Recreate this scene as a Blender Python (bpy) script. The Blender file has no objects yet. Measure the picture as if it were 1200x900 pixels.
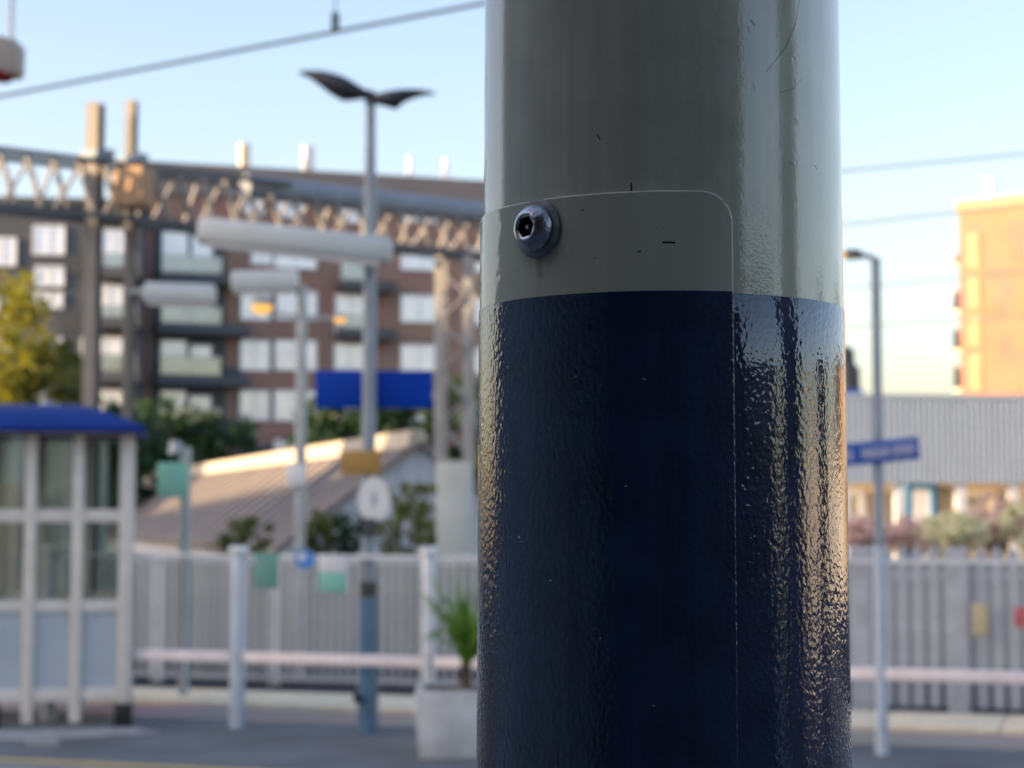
import bpy, bmesh, math, random
from mathutils import Vector, Matrix
R_ = math.radians
random.seed(7)
sc = bpy.context.scene
col = sc.collection

# ------------------------------------------------------------------ camera
F = 2200.0                      # focal length in pixels of the 1200x900 photograph
EYE = 1.65
TH = math.atan(150.0 / F)       # pitched up slightly
cd = bpy.data.cameras.new('camera')
cam = bpy.data.objects.new('camera', cd); col.objects.link(cam)
cam.location = (0, 0, EYE)
cam.rotation_euler = (math.pi / 2 + TH, 0, 0)
cd.sensor_width = 36.0
cd.lens = F / 1200.0 * 36.0
cd.clip_start = 0.05
cd.clip_end = 6000
cd.dof.use_dof = True
cd.dof.focus_distance = 0.69
cd.dof.aperture_fstop = (cd.lens / 1000.0) / 0.0037
cd.dof.aperture_blades = 0
sc.camera = cam

# ------------------------------------------------------------------ sky and sun
SUN_EL = 12.0
SUN_DIR = Vector((-0.967, -0.254, 0)).normalized()   # horizontal direction towards the sun
w = bpy.data.worlds.new('World'); sc.world = w
w.use_nodes = True
wn = w.node_tree
bg = wn.nodes['Background']
sky = wn.nodes.new('ShaderNodeTexSky')
sky.sky_type = 'NISHITA'
sky.sun_disc = False
sky.sun_elevation = R_(SUN_EL)
sky.sun_rotation = math.atan2(SUN_DIR.x, SUN_DIR.y)
sky.air_density = 1.0
sky.dust_density = 2.4
sky.ozone_density = 1.0
tint = wn.nodes.new('ShaderNodeMix'); tint.data_type = 'RGBA'; tint.blend_type = 'MULTIPLY'   # white balance of the whole sky
tint.inputs[0].default_value = 1.0; tint.inputs[7].default_value = (1.03, 0.95, 1.0, 1)
wn.links.new(sky.outputs[0], tint.inputs[6]); wn.links.new(tint.outputs[2], bg.inputs[0])
bg.inputs[1].default_value = 0.15
sl = bpy.data.lights.new('sun', 'SUN')
sl.energy = 5.0
sl.angle = R_(0.5)
sl.color = (1.0, 0.68, 0.38)
so = bpy.data.objects.new('sun', sl); col.objects.link(so)
sdir = Vector((SUN_DIR.x * math.cos(R_(SUN_EL)), SUN_DIR.y * math.cos(R_(SUN_EL)), math.sin(R_(SUN_EL))))
so.rotation_euler = sdir.to_track_quat('Z', 'Y').to_euler()

sc.view_settings.view_transform = 'Standard'
sc.view_settings.look = 'None'
sc.view_settings.exposure = 1.5
sc.view_settings.gamma = 1.0
sc.render.engine = 'CYCLES'
sc.cycles.use_denoising = True
sc.cycles.max_bounces = 8
sc.cycles.transparent_max_bounces = 24
sc.cycles.sample_clamp_indirect = 8.0

# ------------------------------------------------------------------ pixel helpers
ct, st = math.cos(TH), math.sin(TH)
def ray(px, py):
    xc, yc = (px - 600.0) / F, (450.0 - py) / F
    return Vector((xc, ct - yc * st, st + yc * ct))
def P(px, py, Y):
    r = ray(px, py)
    t = Y / r.y
    return Vector((r.x * t, Y, EYE + r.z * t))
def on_line(px, p0, d):
    """point in plan where the sight line of column px meets the plan line p0 + s*d -> (s, Y)"""
    k = ray(px, 600).x / ray(px, 600).y
    s = (k * p0[1] - p0[0]) / (d[0] - k * d[1])
    return s, p0[1] + s * d[1]

# ------------------------------------------------------------------ materials
def nd(t, kind, **kw):
    n = t.nodes.new(kind)
    for k, v in kw.items(): setattr(n, k, v)
    return n
def M(name, c, rough=0.6, metal=0.0, var=0.18, scale=4.0, bump=0.0, bscale=60.0, coat=0.0, spec=0.5, stretch=(1, 1, 1), emit=None, es=0.0, c2=None):
    m = bpy.data.materials.new(name); m.use_nodes = True
    t = m.node_tree; b = t.nodes['Principled BSDF']
    tc = nd(t, 'ShaderNodeTexCoord')
    mp = nd(t, 'ShaderNodeMapping'); mp.inputs['Scale'].default_value = stretch
    t.links.new(tc.outputs['Object'], mp.inputs['Vector'])
    n = nd(t, 'ShaderNodeTexNoise'); n.inputs['Scale'].default_value = scale; n.inputs['Detail'].default_value = 5
    t.links.new(mp.outputs[0], n.inputs['Vector'])
    mix = nd(t, 'ShaderNodeMix', data_type='RGBA')
    lo = tuple(max(0, x * (1 - var)) for x in c); hi = tuple(min(1, x * (1 + var)) for x in (c2 or c))
    mix.inputs[6].default_value = (*lo, 1); mix.inputs[7].default_value = (*hi, 1)
    mr = nd(t, 'ShaderNodeMapRange'); mr.inputs[1].default_value = 0.3; mr.inputs[2].default_value = 0.7
    t.links.new(n.outputs['Fac'], mr.inputs[0]); t.links.new(mr.outputs[0], mix.inputs[0])
    t.links.new(mix.outputs[2], b.inputs['Base Color'])
    b.inputs['Roughness'].default_value = rough
    b.inputs['Metallic'].default_value = metal
    b.inputs['Specular IOR Level'].default_value = spec
    b.inputs['Coat Weight'].default_value = coat
    if bump:
        bn = nd(t, 'ShaderNodeTexNoise'); bn.inputs['Scale'].default_value = bscale; bn.inputs['Detail'].default_value = 3
        t.links.new(mp.outputs[0], bn.inputs['Vector'])
        bp = nd(t, 'ShaderNodeBump'); bp.inputs['Strength'].default_value = bump; bp.inputs['Distance'].default_value = 0.01
        t.links.new(bn.outputs['Fac'], bp.inputs['Height']); t.links.new(bp.outputs[0], b.inputs['Normal'])
    if emit:
        b.inputs['Emission Color'].default_value = (*emit, 1); b.inputs['Emission Strength'].default_value = es
    return m
def brick_mat(name, c1, c2, mortar, sx=1.0):
    m = M(name, c1, 0.85)
    t = m.node_tree; b = t.nodes['Principled BSDF']
    tc = nd(t, 'ShaderNodeTexCoord')
    sep = nd(t, 'ShaderNodeSeparateXYZ'); t.links.new(tc.outputs['Object'], sep.inputs[0])
    add = nd(t, 'ShaderNodeMath', operation='ADD'); t.links.new(sep.outputs[0], add.inputs[0]); t.links.new(sep.outputs[1], add.inputs[1])
    cmb = nd(t, 'ShaderNodeCombineXYZ'); t.links.new(add.outputs[0], cmb.inputs[0]); t.links.new(sep.outputs[2], cmb.inputs[1])
    br = nd(t, 'ShaderNodeTexBrick'); t.links.new(cmb.outputs[0], br.inputs['Vector'])
    br.inputs['Color1'].default_value = (*c1, 1); br.inputs['Color2'].default_value = (*c2, 1); br.inputs['Mortar'].default_value = (*mortar, 1)
    br.inputs['Scale'].default_value = 1.0 * sx
    br.inputs['Brick Width'].default_value = 0.225; br.inputs['Row Height'].default_value = 0.075; br.inputs['Mortar Size'].default_value = 0.008
    mx = nd(t, 'ShaderNodeMix', data_type='RGBA', blend_type='MULTIPLY'); mx.inputs[0].default_value = 0.5
    n = nd(t, 'ShaderNodeTexNoise'); n.inputs['Scale'].default_value = 0.6; n.inputs['Detail'].default_value = 6
    t.links.new(tc.outputs['Object'], n.inputs['Vector'])
    t.links.new(br.outputs['Color'], mx.inputs[6]); t.links.new(n.outputs['Color'], mx.inputs[7])
    t.links.new(mx.outputs[2], b.inputs['Base Color'])
    return m
def glass_mat(name, tint, refl=0.16, rough=0.02):
    m = bpy.data.materials.new(name); m.use_nodes = True
    t = m.node_tree; t.nodes.remove(t.nodes['Principled BSDF'])
    out = t.nodes['Material Output']
    a = nd(t, 'ShaderNodeBsdfTransparent'); a.inputs[0].default_value = (*tint, 1)
    g = nd(t, 'ShaderNodeBsdfGlossy'); g.inputs['Roughness'].default_value = rough
    tc = nd(t, 'ShaderNodeTexCoord'); n = nd(t, 'ShaderNodeTexNoise'); n.inputs['Scale'].default_value = 3.0
    t.links.new(tc.outputs['Object'], n.inputs['Vector'])
    mr = nd(t, 'ShaderNodeMapRange'); mr.inputs[3].default_value = refl * 0.7; mr.inputs[4].default_value = refl * 1.4
    t.links.new(n.outputs['Fac'], mr.inputs[0])
    mx = nd(t, 'ShaderNodeMixShader')
    t.links.new(mr.outputs[0], mx.inputs[0]); t.links.new(a.outputs[0], mx.inputs[1]); t.links.new(g.outputs[0], mx.inputs[2])
    t.links.new(mx.outputs[0], out.inputs[0])
    return m
def leaf_mat(name, c, c2):
    m = M(name, c, 0.55, var=0.45, scale=2.2, c2=c2)
    b = m.node_tree.nodes['Principled BSDF']
    b.inputs['Subsurface Weight'].default_value = 0.0
    t = m.node_tree
    tr = nd(t, 'ShaderNodeBsdfTranslucent'); tr.inputs[0].default_value = (min(1, c2[0] * 1.6), min(1, c2[1] * 1.6), c2[2], 1)
    mx = nd(t, 'ShaderNodeMixShader'); mx.inputs[0].default_value = 0.35
    t.links.new(b.outputs[0], mx.inputs[1]); t.links.new(tr.outputs[0], mx.inputs[2])
    t.links.new(mx.outputs[0], t.nodes['Material Output'].inputs[0])
    return m

MT = {}
MT['asphalt'] = M('asphalt', (0.020, 0.021, 0.030), 0.95, spec=0.05, var=0.3, scale=1.5, bump=0.3, bscale=120)
MT['earth'] = M('earth', (0.20, 0.19, 0.16), 0.95, var=0.3, scale=0.4)
MT['platform'] = M('platform_tarmac', (0.15, 0.165, 0.18), 0.9, spec=0.15, var=0.25, scale=1.2, bump=0.3, bscale=150)
MT['coping'] = M('coping_stone', (0.27, 0.265, 0.27), 0.85, var=0.15, scale=6, bump=0.2)
MT['patch'] = M('concrete_patch', (0.33, 0.335, 0.35), 0.85, var=0.2, scale=5)
MT['yellow_line'] = M('worn_yellow_paint', (0.48, 0.38, 0.16), 0.7, var=0.25, scale=9)
MT['paving'] = brick_mat('brick_paving', (0.44, 0.35, 0.31), (0.50, 0.40, 0.36), (0.36, 0.32, 0.29))
MT['kerb'] = M('beige_kerb_stone', (0.88, 0.76, 0.54), 0.85, var=0.12, scale=8)
MT['ballast'] = M('track_ballast', (0.13, 0.115, 0.10), 0.95, var=0.5, scale=18, bump=1, bscale=30)
MT['steel_rail'] = M('rusty_rail', (0.16, 0.10, 0.07), 0.5, metal=0.6)
MT['render_grey'] = M('grey_green_render', (0.22, 0.25, 0.25), 0.85, var=0.12, scale=2)
MT['white_paint'] = M('white_paint', (0.76, 0.78, 0.80), 0.45, var=0.08, scale=7)
MT['cream_paint'] = M('cream_paint', (0.76, 0.70, 0.62), 0.5, var=0.08, scale=7)
MT['pinkwhite'] = M('off_white_rail_paint', (0.88, 0.80, 0.77), 0.5, var=0.08, scale=7)
MT['pale_blue'] = M('pale_blue_grey_paint', (0.48, 0.555, 0.63), 0.4, var=0.1, scale=8)
MT['post_grey'] = M('blue_grey_post_paint', (0.24, 0.29, 0.34), 0.45, var=0.12, scale=8)
MT['mid_blue'] = M('weathered_blue_paint', (0.08, 0.165, 0.26), 0.45, var=0.18, scale=6)
MT['galv'] = M('galvanised_steel', (0.36, 0.40, 0.41), 0.5, metal=0.3, var=0.15, scale=9)
MT['fence_galv'] = M('weathered_fence_steel', (0.66, 0.69, 0.70), 0.55, metal=0.15, var=0.15, scale=9)
MT['column'] = M('pale_column_steel', (0.36, 0.36, 0.35), 0.55, var=0.12, scale=3)
MT['plinth'] = M('pale_grey_green_plinth', (0.50, 0.54, 0.51), 0.8, var=0.1, scale=3)
MT['wire_mesh'] = M('dull_mesh_wire', (0.30, 0.32, 0.33), 0.6, var=0.15, scale=9)
MT['gantry'] = M('gantry_steel', (0.26, 0.255, 0.25), 0.55, metal=0.1, var=0.2, scale=3)
MT['mast'] = M('pale_mast_steel', (0.19, 0.18, 0.165), 0.55, var=0.15, scale=3)
MT['palisade'] = M('dull_palisade_steel', (0.40, 0.43, 0.47), 0.6, var=0.2, scale=5)
MT['gantry_dark'] = M('dark_gantry_steel', (0.085, 0.095, 0.105), 0.55, metal=0.1, var=0.2, scale=3)
MT['gantry_tube'] = M('gantry_tube_paint', (0.22, 0.26, 0.31), 0.5, var=0.15, scale=3)
MT['dark_lamp'] = M('dark_grey_lamp_paint', (0.025, 0.031, 0.042), 0.4, var=0.2, scale=8)
MT['royal'] = M('royal_blue_sign_paint', (0.002, 0.045, 0.36), 0.5, var=0.08, scale=4, spec=0.12)
MT['roof_blue'] = M('deep_blue_roof_paint', (0.002, 0.028, 0.20), 0.5, var=0.15, scale=2, spec=0.12)
MT['name_blue'] = M('blue_nameboard_paint', (0.012, 0.075, 0.38), 0.45, var=0.08, scale=4)
MT['ochre'] = M('ochre_sign_paint', (0.42, 0.24, 0.06), 0.6, var=0.15, scale=8)
MT['green'] = M('green_sign_paint', (0.26, 0.60, 0.47), 0.5, var=0.1, scale=6)
MT['dark_green'] = M('dark_green_sign_paint', (0.17, 0.38, 0.30), 0.5, var=0.1, scale=6)
MT['sky_blue'] = M('light_blue_sign_paint', (0.10, 0.30, 0.72), 0.5, var=0.1, scale=6)
MT['sign_white'] = M('white_sign_face', (0.80, 0.78, 0.76), 0.5, var=0.05, scale=6)
MT['black'] = M('black_rubber_paint', (0.012, 0.014, 0.014), 0.5, var=0.2)
MT['red'] = M('red_poster', (0.55, 0.10, 0.10), 0.6, var=0.1)
MT['dark_red'] = M('dark_red_lens', (0.22, 0.008, 0.012), 0.3, var=0.1)
MT['beige_box'] = M('warm_grey_housing', (0.36, 0.32, 0.29), 0.6, var=0.08)
MT['poster_yellow'] = M('cream_poster', (0.62, 0.50, 0.28), 0.6, var=0.1)
MT['panel_blue'] = M('grey_blue_panel', (0.47, 0.52, 0.56), 0.5, var=0.05, scale=3)
MT['glass'] = glass_mat('shelter_glass', (0.88, 0.92, 0.90), 0.16)
MT['balcony_glass'] = glass_mat('balcony_glass', (0.50, 0.54, 0.56), 0.36, 0.08)
MT['brick'] = brick_mat('brown_brick', (0.42, 0.245, 0.19), (0.48, 0.29, 0.23), (0.28, 0.23, 0.2))
MT['dark_brick'] = brick_mat('dark_station_brick', (0.085, 0.062, 0.05), (0.11, 0.08, 0.06), (0.09, 0.08, 0.07))
MT['yellow_brick'] = brick_mat('yellow_stock_brick', (0.36, 0.29, 0.22), (0.42, 0.34, 0.25), (0.4, 0.35, 0.28))
MT['orange_brick'] = brick_mat('orange_brick', (0.36, 0.19, 0.135), (0.40, 0.215, 0.15), (0.38, 0.23, 0.16))
MT['slate'] = M('slate_cladding', (0.075, 0.085, 0.10), 0.6, var=0.15, scale=1.2, stretch=(0.3, 0.3, 3))
MT['parapet'] = M('brown_parapet_cladding', (0.25, 0.215, 0.20), 0.7, var=0.1, scale=0.6)
MT['pane'] = M('sky_pale_window_glass', (0.86, 0.86, 0.95), 0.14, metal=0.45, var=0.12, scale=0.7)  # pale base colour holds part of the mirrored sky
MT['frame_white'] = M('white_window_frame', (0.76, 0.77, 0.80), 0.5, var=0.05)
MT['frame_dark'] = M('dark_window_frame', (0.06, 0.065, 0.07), 0.5, var=0.05)
MT['cream_wall'] = M('cream_stone', (0.70, 0.62, 0.48), 0.8, var=0.08, scale=1)
MT['pale_wall'] = M('pale_grey_wall_render', (0.50, 0.52, 0.53), 0.85, var=0.12, scale=1)
MT['cream_dim'] = M('buff_stone', (0.40, 0.26, 0.155), 0.8, var=0.1, scale=1)
MT['roof_tan'] = M('tan_roof_sheet', (0.19, 0.172, 0.165), 0.8, var=0.14, scale=1.4)
MT['ridge'] = M('pale_ridge_cap', (0.46, 0.41, 0.34), 0.7, var=0.12, scale=3)
MT['gable'] = M('pale_grey_gable_boards', (0.50, 0.53, 0.59), 0.8, var=0.08, scale=2, stretch=(1, 1, 0.2))
MT['clad'] = M('grey_corrugated_cladding', (0.40, 0.48, 0.57), 0.5, var=0.06, scale=1)
MT['shop_wall'] = M('buff_shop_wall', (0.60, 0.50, 0.37), 0.8, var=0.15, scale=1.5)
MT['door_blue'] = M('bright_blue_door_frame', (0.03, 0.22, 0.50), 0.45, var=0.1)
MT['wire'] = M('weathered_copper_wire', (0.10, 0.16, 0.17), 0.6, var=0.15)
MT['bark'] = M('bark', (0.10, 0.075, 0.05), 0.9, var=0.4, scale=10, bump=0.5)
MT['leaf_yellow'] = leaf_mat('yellow_green_leaves', (0.13, 0.155, 0.015), (0.24, 0.23, 0.02))
MT['leaf_dark'] = leaf_mat('dark_green_leaves', (0.018, 0.05, 0.022), (0.03, 0.075, 0.03))
MT['leaf_mid'] = leaf_mat('mid_green_leaves', (0.06, 0.085, 0.018), (0.11, 0.13, 0.02))
MT['leaf_olive'] = leaf_mat('olive_leaves', (0.085, 0.10, 0.028), (0.13, 0.15, 0.04))
MT['leaf_spike'] = leaf_mat('spiky_plant_leaves', (0.09, 0.19, 0.03), (0.16, 0.29, 0.05))
MT['pink'] = M('pink_blossom', (0.95, 0.60, 0.52), 0.6, var=0.3, scale=20)
MT['yellow_bloom'] = M('yellow_blossom', (0.95, 0.84, 0.52), 0.6, var=0.25, scale=20)
MT['planter'] = M('pale_grey_planter', (0.50, 0.52, 0.52), 0.8, var=0.22, scale=5)
MT['soil'] = M('dark_soil', (0.03, 0.02, 0.015), 0.95, var=0.4, scale=30)
MT['canopy_dark'] = M('dark_canopy_boards', (0.045, 0.042, 0.04), 0.8, var=0.2, scale=3)
MT['hut'] = M('pale_green_grey_boards', (0.64, 0.66, 0.58), 0.8, var=0.15, scale=2, stretch=(4, 1, 0.3))
MT['wall_paint'] = M('weathered_blue_grey_wall_paint', (0.28, 0.33, 0.37), 0.7, var=0.3, scale=1.5)
MT['pier_brown'] = brick_mat('brown_grey_pier_brick', (0.25, 0.205, 0.165), (0.29, 0.24, 0.19), (0.24, 0.21, 0.18))
MT['lantern'] = M('pale_lantern_housing', (0.52, 0.56, 0.56), 0.45, var=0.06, scale=5)
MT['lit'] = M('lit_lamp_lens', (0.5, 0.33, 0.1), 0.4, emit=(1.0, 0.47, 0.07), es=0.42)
MT['tower'] = M('pale_brick_tower', (0.30, 0.25, 0.2), 0.8, var=0.1, scale=0.5)

# ------------------------------------------------------------------ mesh helpers
class MB:
    def __init__(s): s.v = []; s.f = []; s.mi = []
    def add(s, vs, fs, mi=0):
        o = len(s.v); s.v += [tuple(v) for v in vs]
        s.f += [tuple(i + o for i in f) for f in fs]; s.mi += [mi] * len(fs); return s
    def box(s, x0, x1, y0, y1, z0, z1):
        vs = [(x0, y0, z0), (x1, y0, z0), (x1, y1, z0), (x0, y1, z0), (x0, y0, z1), (x1, y0, z1), (x1, y1, z1), (x0, y1, z1)]
        return s.add(vs, [(0, 3, 2, 1), (4, 5, 6, 7), (0, 1, 5, 4), (1, 2, 6, 5), (2, 3, 7, 6), (3, 0, 4, 7)])
    def tube(s, pts, rad, n=12, cap=True):
        pts = [Vector(p) for p in pts]
        if not isinstance(rad, (list, tuple)): rad = [rad] * len(pts)
        rings = []
        up = Vector((0, 0, 1))
        for i, p in enumerate(pts):
            d = (pts[min(i + 1, len(pts) - 1)] - pts[max(i - 1, 0)]).normalized()
            a = d.cross(up)
            if a.length < 1e-3: a = d.cross(Vector((0, 1, 0)))
            a.normalize(); b = a.cross(d)
            rings.append([p + (a * math.cos(2 * math.pi * k / n) + b * math.sin(2 * math.pi * k / n)) * rad[i] for k in range(n)])
        vs = [v for r in rings for v in r]; fs = []
        for i in range(len(pts) - 1):
            for k in range(n):
                k2 = (k + 1) % n
                fs.append((i * n + k, i * n + k2, (i + 1) * n + k2, (i + 1) * n + k))
        if cap:
            fs.append(tuple(range(n - 1, -1, -1))); fs.append(tuple((len(pts) - 1) * n + k for k in range(n)))
        return s.add(vs, fs)
    def bar(s, a, b, w, h=None):
        """rectangular bar from a to b"""
        h = h or w; a = Vector(a); b = Vector(b); d = (b - a).normalized()
        u = d.cross(Vector((0, 0, 1)))
        if u.length < 1e-3: u = Vector((1, 0, 0))
        u.normalize(); v = u.cross(d)
        vs = []
        for p in (a, b):
            for (i, j) in ((-1, -1), (1, -1), (1, 1), (-1, 1)):
                vs.append(p + u * (i * w / 2) + v * (j * h / 2))
        return s.add(vs, [(0, 1, 2, 3), (7, 6, 5, 4), (0, 4, 5, 1), (1, 5, 6, 2), (2, 6, 7, 3), (3, 7, 4, 0)])
    def lathe(s, prof, n=24, mat=None, cap0=False, cap1=False):
        vs = []; fs = []
        for (r, z) in prof:
            for k in range(n):
                a = 2 * math.pi * k / n; vs.append(Vector((r * math.cos(a), r * math.sin(a), z)))
        for i in range(len(prof) - 1):
            for k in range(n):
                k2 = (k + 1) % n
                fs.append((i * n + k, i * n + k2, (i + 1) * n + k2, (i + 1) * n + k))
        if cap0: fs.append(tuple(range(n - 1, -1, -1)))
        if cap1: fs.append(tuple((len(prof) - 1) * n + k for k in range(n)))
        if mat is not None: vs = [mat @ v for v in vs]
        return s.add(vs, fs)
    def prism(s, poly, d):
        """polygon (list of 3D) extruded by vector d"""
        poly = [Vector(p) for p in poly]; d = Vector(d); n = len(poly)
        vs = poly + [p + d for p in poly]
        fs = [tuple(range(n)), tuple(range(2 * n - 1, n - 1, -1))]
        for k in range(n):
            k2 = (k + 1) % n; fs.append((k, k + n, k2 + n, k2))
        return s.add(vs, fs)
    def disc(s, c, r, axis='y', t=0.02, n=32, sx=1.0):
        c = Vector(c); poly = []
        for k in range(n):
            a = 2 * math.pi * k / n
            poly.append(c + Vector((r * sx * math.cos(a), 0, r * math.sin(a))))
        return s.prism(poly, (0, t, 0))
    def build(s, name, mat, parent=None, smooth=None, fix=True, off=None, bevel=0):
        me = bpy.data.meshes.new(name)
        vs = s.v
        if off is not None: vs = [(v[0] - off[0], v[1] - off[1], v[2] - off[2]) for v in vs]
        me.from_pydata(vs, [], s.f)
        mats = mat if isinstance(mat, (list, tuple)) else [mat]
        for m_ in mats: me.materials.append(m_)
        if len(mats) > 1: me.polygons.foreach_set('material_index', s.mi)
        if fix or smooth is not None:
            bm = bmesh.new(); bm.from_mesh(me)
            if fix: bmesh.ops.recalc_face_normals(bm, faces=bm.faces)
            if bevel:
                bmesh.ops.bevel(bm, geom=[e for e in bm.edges if len(e.link_faces) == 2 and e.calc_face_angle() > 0.6], offset=bevel, segments=2, affect='EDGES', profile=0.5)
                if smooth is None: smooth = 50
            if smooth is not None:
                for f in bm.faces: f.smooth = True
                for e in bm.edges:
                    e.smooth = len(e.link_faces) == 2 and e.calc_face_angle() < R_(smooth)
            bm.to_mesh(me); bm.free()
        o = bpy.data.objects.new(name, me); col.objects.link(o)
        if parent is not None: o.parent = parent
        return o
def thing(name, label, cat, loc=(0, 0, 0), rotz=0.0, group=None):
    o = bpy.data.objects.new(name, None); col.objects.link(o)
    o.location = loc; o.rotation_euler = (0, 0, rotz); o['label'] = label; o['category'] = cat
    if group: o['group'] = group
    o.empty_display_size = 0.2
    return o
def tag(o, label, cat, group=None):
    o['label'] = label; o['category'] = cat
    if group: o['group'] = group
    return o
def struct(o, label=None):
    o['kind'] = 'structure'
    if label: o['label'] = label
    return o
def inst(src, parent, loc=None, mat=None):
    c = src.copy(); col.objects.link(c); c.parent = parent
    if loc is not None: c.location = loc
    return c

# ------------------------------------------------------------------ ground, platforms, tracks
E = Vector((math.cos(R_(-18)), math.sin(R_(-18)), 0)); N = Vector((-E.y, E.x, 0))   # along / across the tracks
def EN(s, n, z=0.0): return E * s + N * n + Vector((0, 0, z))
g = MB()
prof = [(-2500, -0.02), (3.6, -0.02), (3.6, -1.0), (10.45, -1.0), (10.45, -0.02), (5000, -0.02)]
vs = []
for s_ in (-4000, 4000):
    for (n_, z_) in prof: vs.append(EN(s_, n_, z_))
g.add(vs, [(i, i + 1, i + 7, i + 6) for i in range(5)])
struct(g.build('ground', MT['earth'], fix=False))
def strip(name, mat, s0, s1, n0, n1, z, t=0.02):
    b = MB(); b.prism([EN(s0, n0, z), EN(s1, n0, z), EN(s1, n1, z), EN(s0, n1, z)], (0, 0, -t))
    return struct(b.build(name, mat))
strip('track_bed', MT['ballast'], -60, 60, 3.7, 10.4, -0.72, 0.27)
for n_ in (4.9, 6.35, 7.8, 9.25):
    strip('track_rail', MT['steel_rail'], -60, 60, n_, n_ + 0.07, -0.56, 0.155)
strip('platform', MT['platform'], -40, 40, -3.4, 3.5, 0.0, 0.98)
far_pl = strip('platform', MT['platform'], -40, 40, 10.75, 13.6, 0.0, 0.98)
for i in range(24):
    b = MB(); b.prism([EN(-8 + i * 0.75, 10.32, 0.012), EN(-8 + i * 0.75 + 0.735, 10.32, 0.012), EN(-8 + i * 0.75 + 0.735, 10.745, 0.012), EN(-8 + i * 0.75, 10.745, 0.012)], (0, 0, -0.11))
    b.build('coping_stone', MT['coping'], far_pl, bevel=0.008)
strip('platform_line', MT['yellow_line'], -20, 20, 10.93, 11.06, 0.006, 0.008)
# worn concrete patches by the shelter
p_ = MB(); p_.prism([P(-60, 862, 1).xy.to_3d()] , (0, 0, 0)) if False else None
def ground_patch(name, mat, pts, z):
    b = MB(); poly = []
    for (px, py) in pts:
        r = ray(px, py); t = (z - EYE) / r.z; poly.append(Vector((r.x * t, r.y * t, z)))
    b.prism(poly, (0, 0, -0.004)); return struct(b.build(name, mat))
ground_patch('concrete_path', MT['patch'], [(-120, 856), (150, 852), (190, 858), (60, 866), (-120, 872)], 0.005)
ground_patch('drain_cover', MT['coping'], [(28, 866), (66, 866), (72, 874), (30, 874)], 0.009)
strip('brick_path', MT['paving'], -14, 14, 13.6, 14.44, 0.008, 0.1)
kb = struct(MB().prism([EN(-14, 14.45, -0.01), EN(14, 14.45, -0.01), EN(14, 15.5, -0.01), EN(-14, 15.5, -0.01)], (0, 0, -0.1)).build('kerb', MT['kerb']))
for i in range(30):
    s0 = -13.5 + i * 0.9
    MB().prism([EN(s0, 14.46, 0.05), EN(s0 + 0.885, 14.46, 0.05), EN(s0 + 0.885, 15.45, 0.05), EN(s0, 15.45, 0.05)], (0, 0, -0.055)).build('kerb_stone', MT['kerb'], kb, bevel=0.01)
strip('road', MT['asphalt'], -60, 60, 15.52, 27, 0.0, 0.015)

# ------------------------------------------------------------------ the banded lamp column in front
RP = 0.070
AX = 0.0
ang = (math.atan((566.5 - 600) / F) + math.atan((990.5 - 600) / F)) / 2
half = (math.atan((990.5 - 600) / F) - math.atan((566.5 - 600) / F)) / 2
DP = RP / math.sin(half)
PX, PY = DP * math.sin(ang), DP * math.cos(ang)
def pole_r(z): return RP - 0.0042 * (z - 1.76)
def hit(px, py, extra=0.0):
    """pixel on the column -> (phi, z)"""
    d = ray(px, py); z = 1.75
    for _ in range(4):
        r = pole_r(z) + extra
        a = d.x ** 2 + d.y ** 2; b = -2 * (d.x * PX + d.y * PY); c = PX ** 2 + PY ** 2 - r * r
        disc = b * b - 4 * a * c
        t = (-b - math.sqrt(max(disc, 0))) / (2 * a)
        z = EYE + d.z * t
    return math.atan2(d.x * t - PX, -(d.y * t - PY)), z
def cyl(phi, r, z): return Vector((r * math.sin(phi), -r * math.cos(phi), z))

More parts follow.
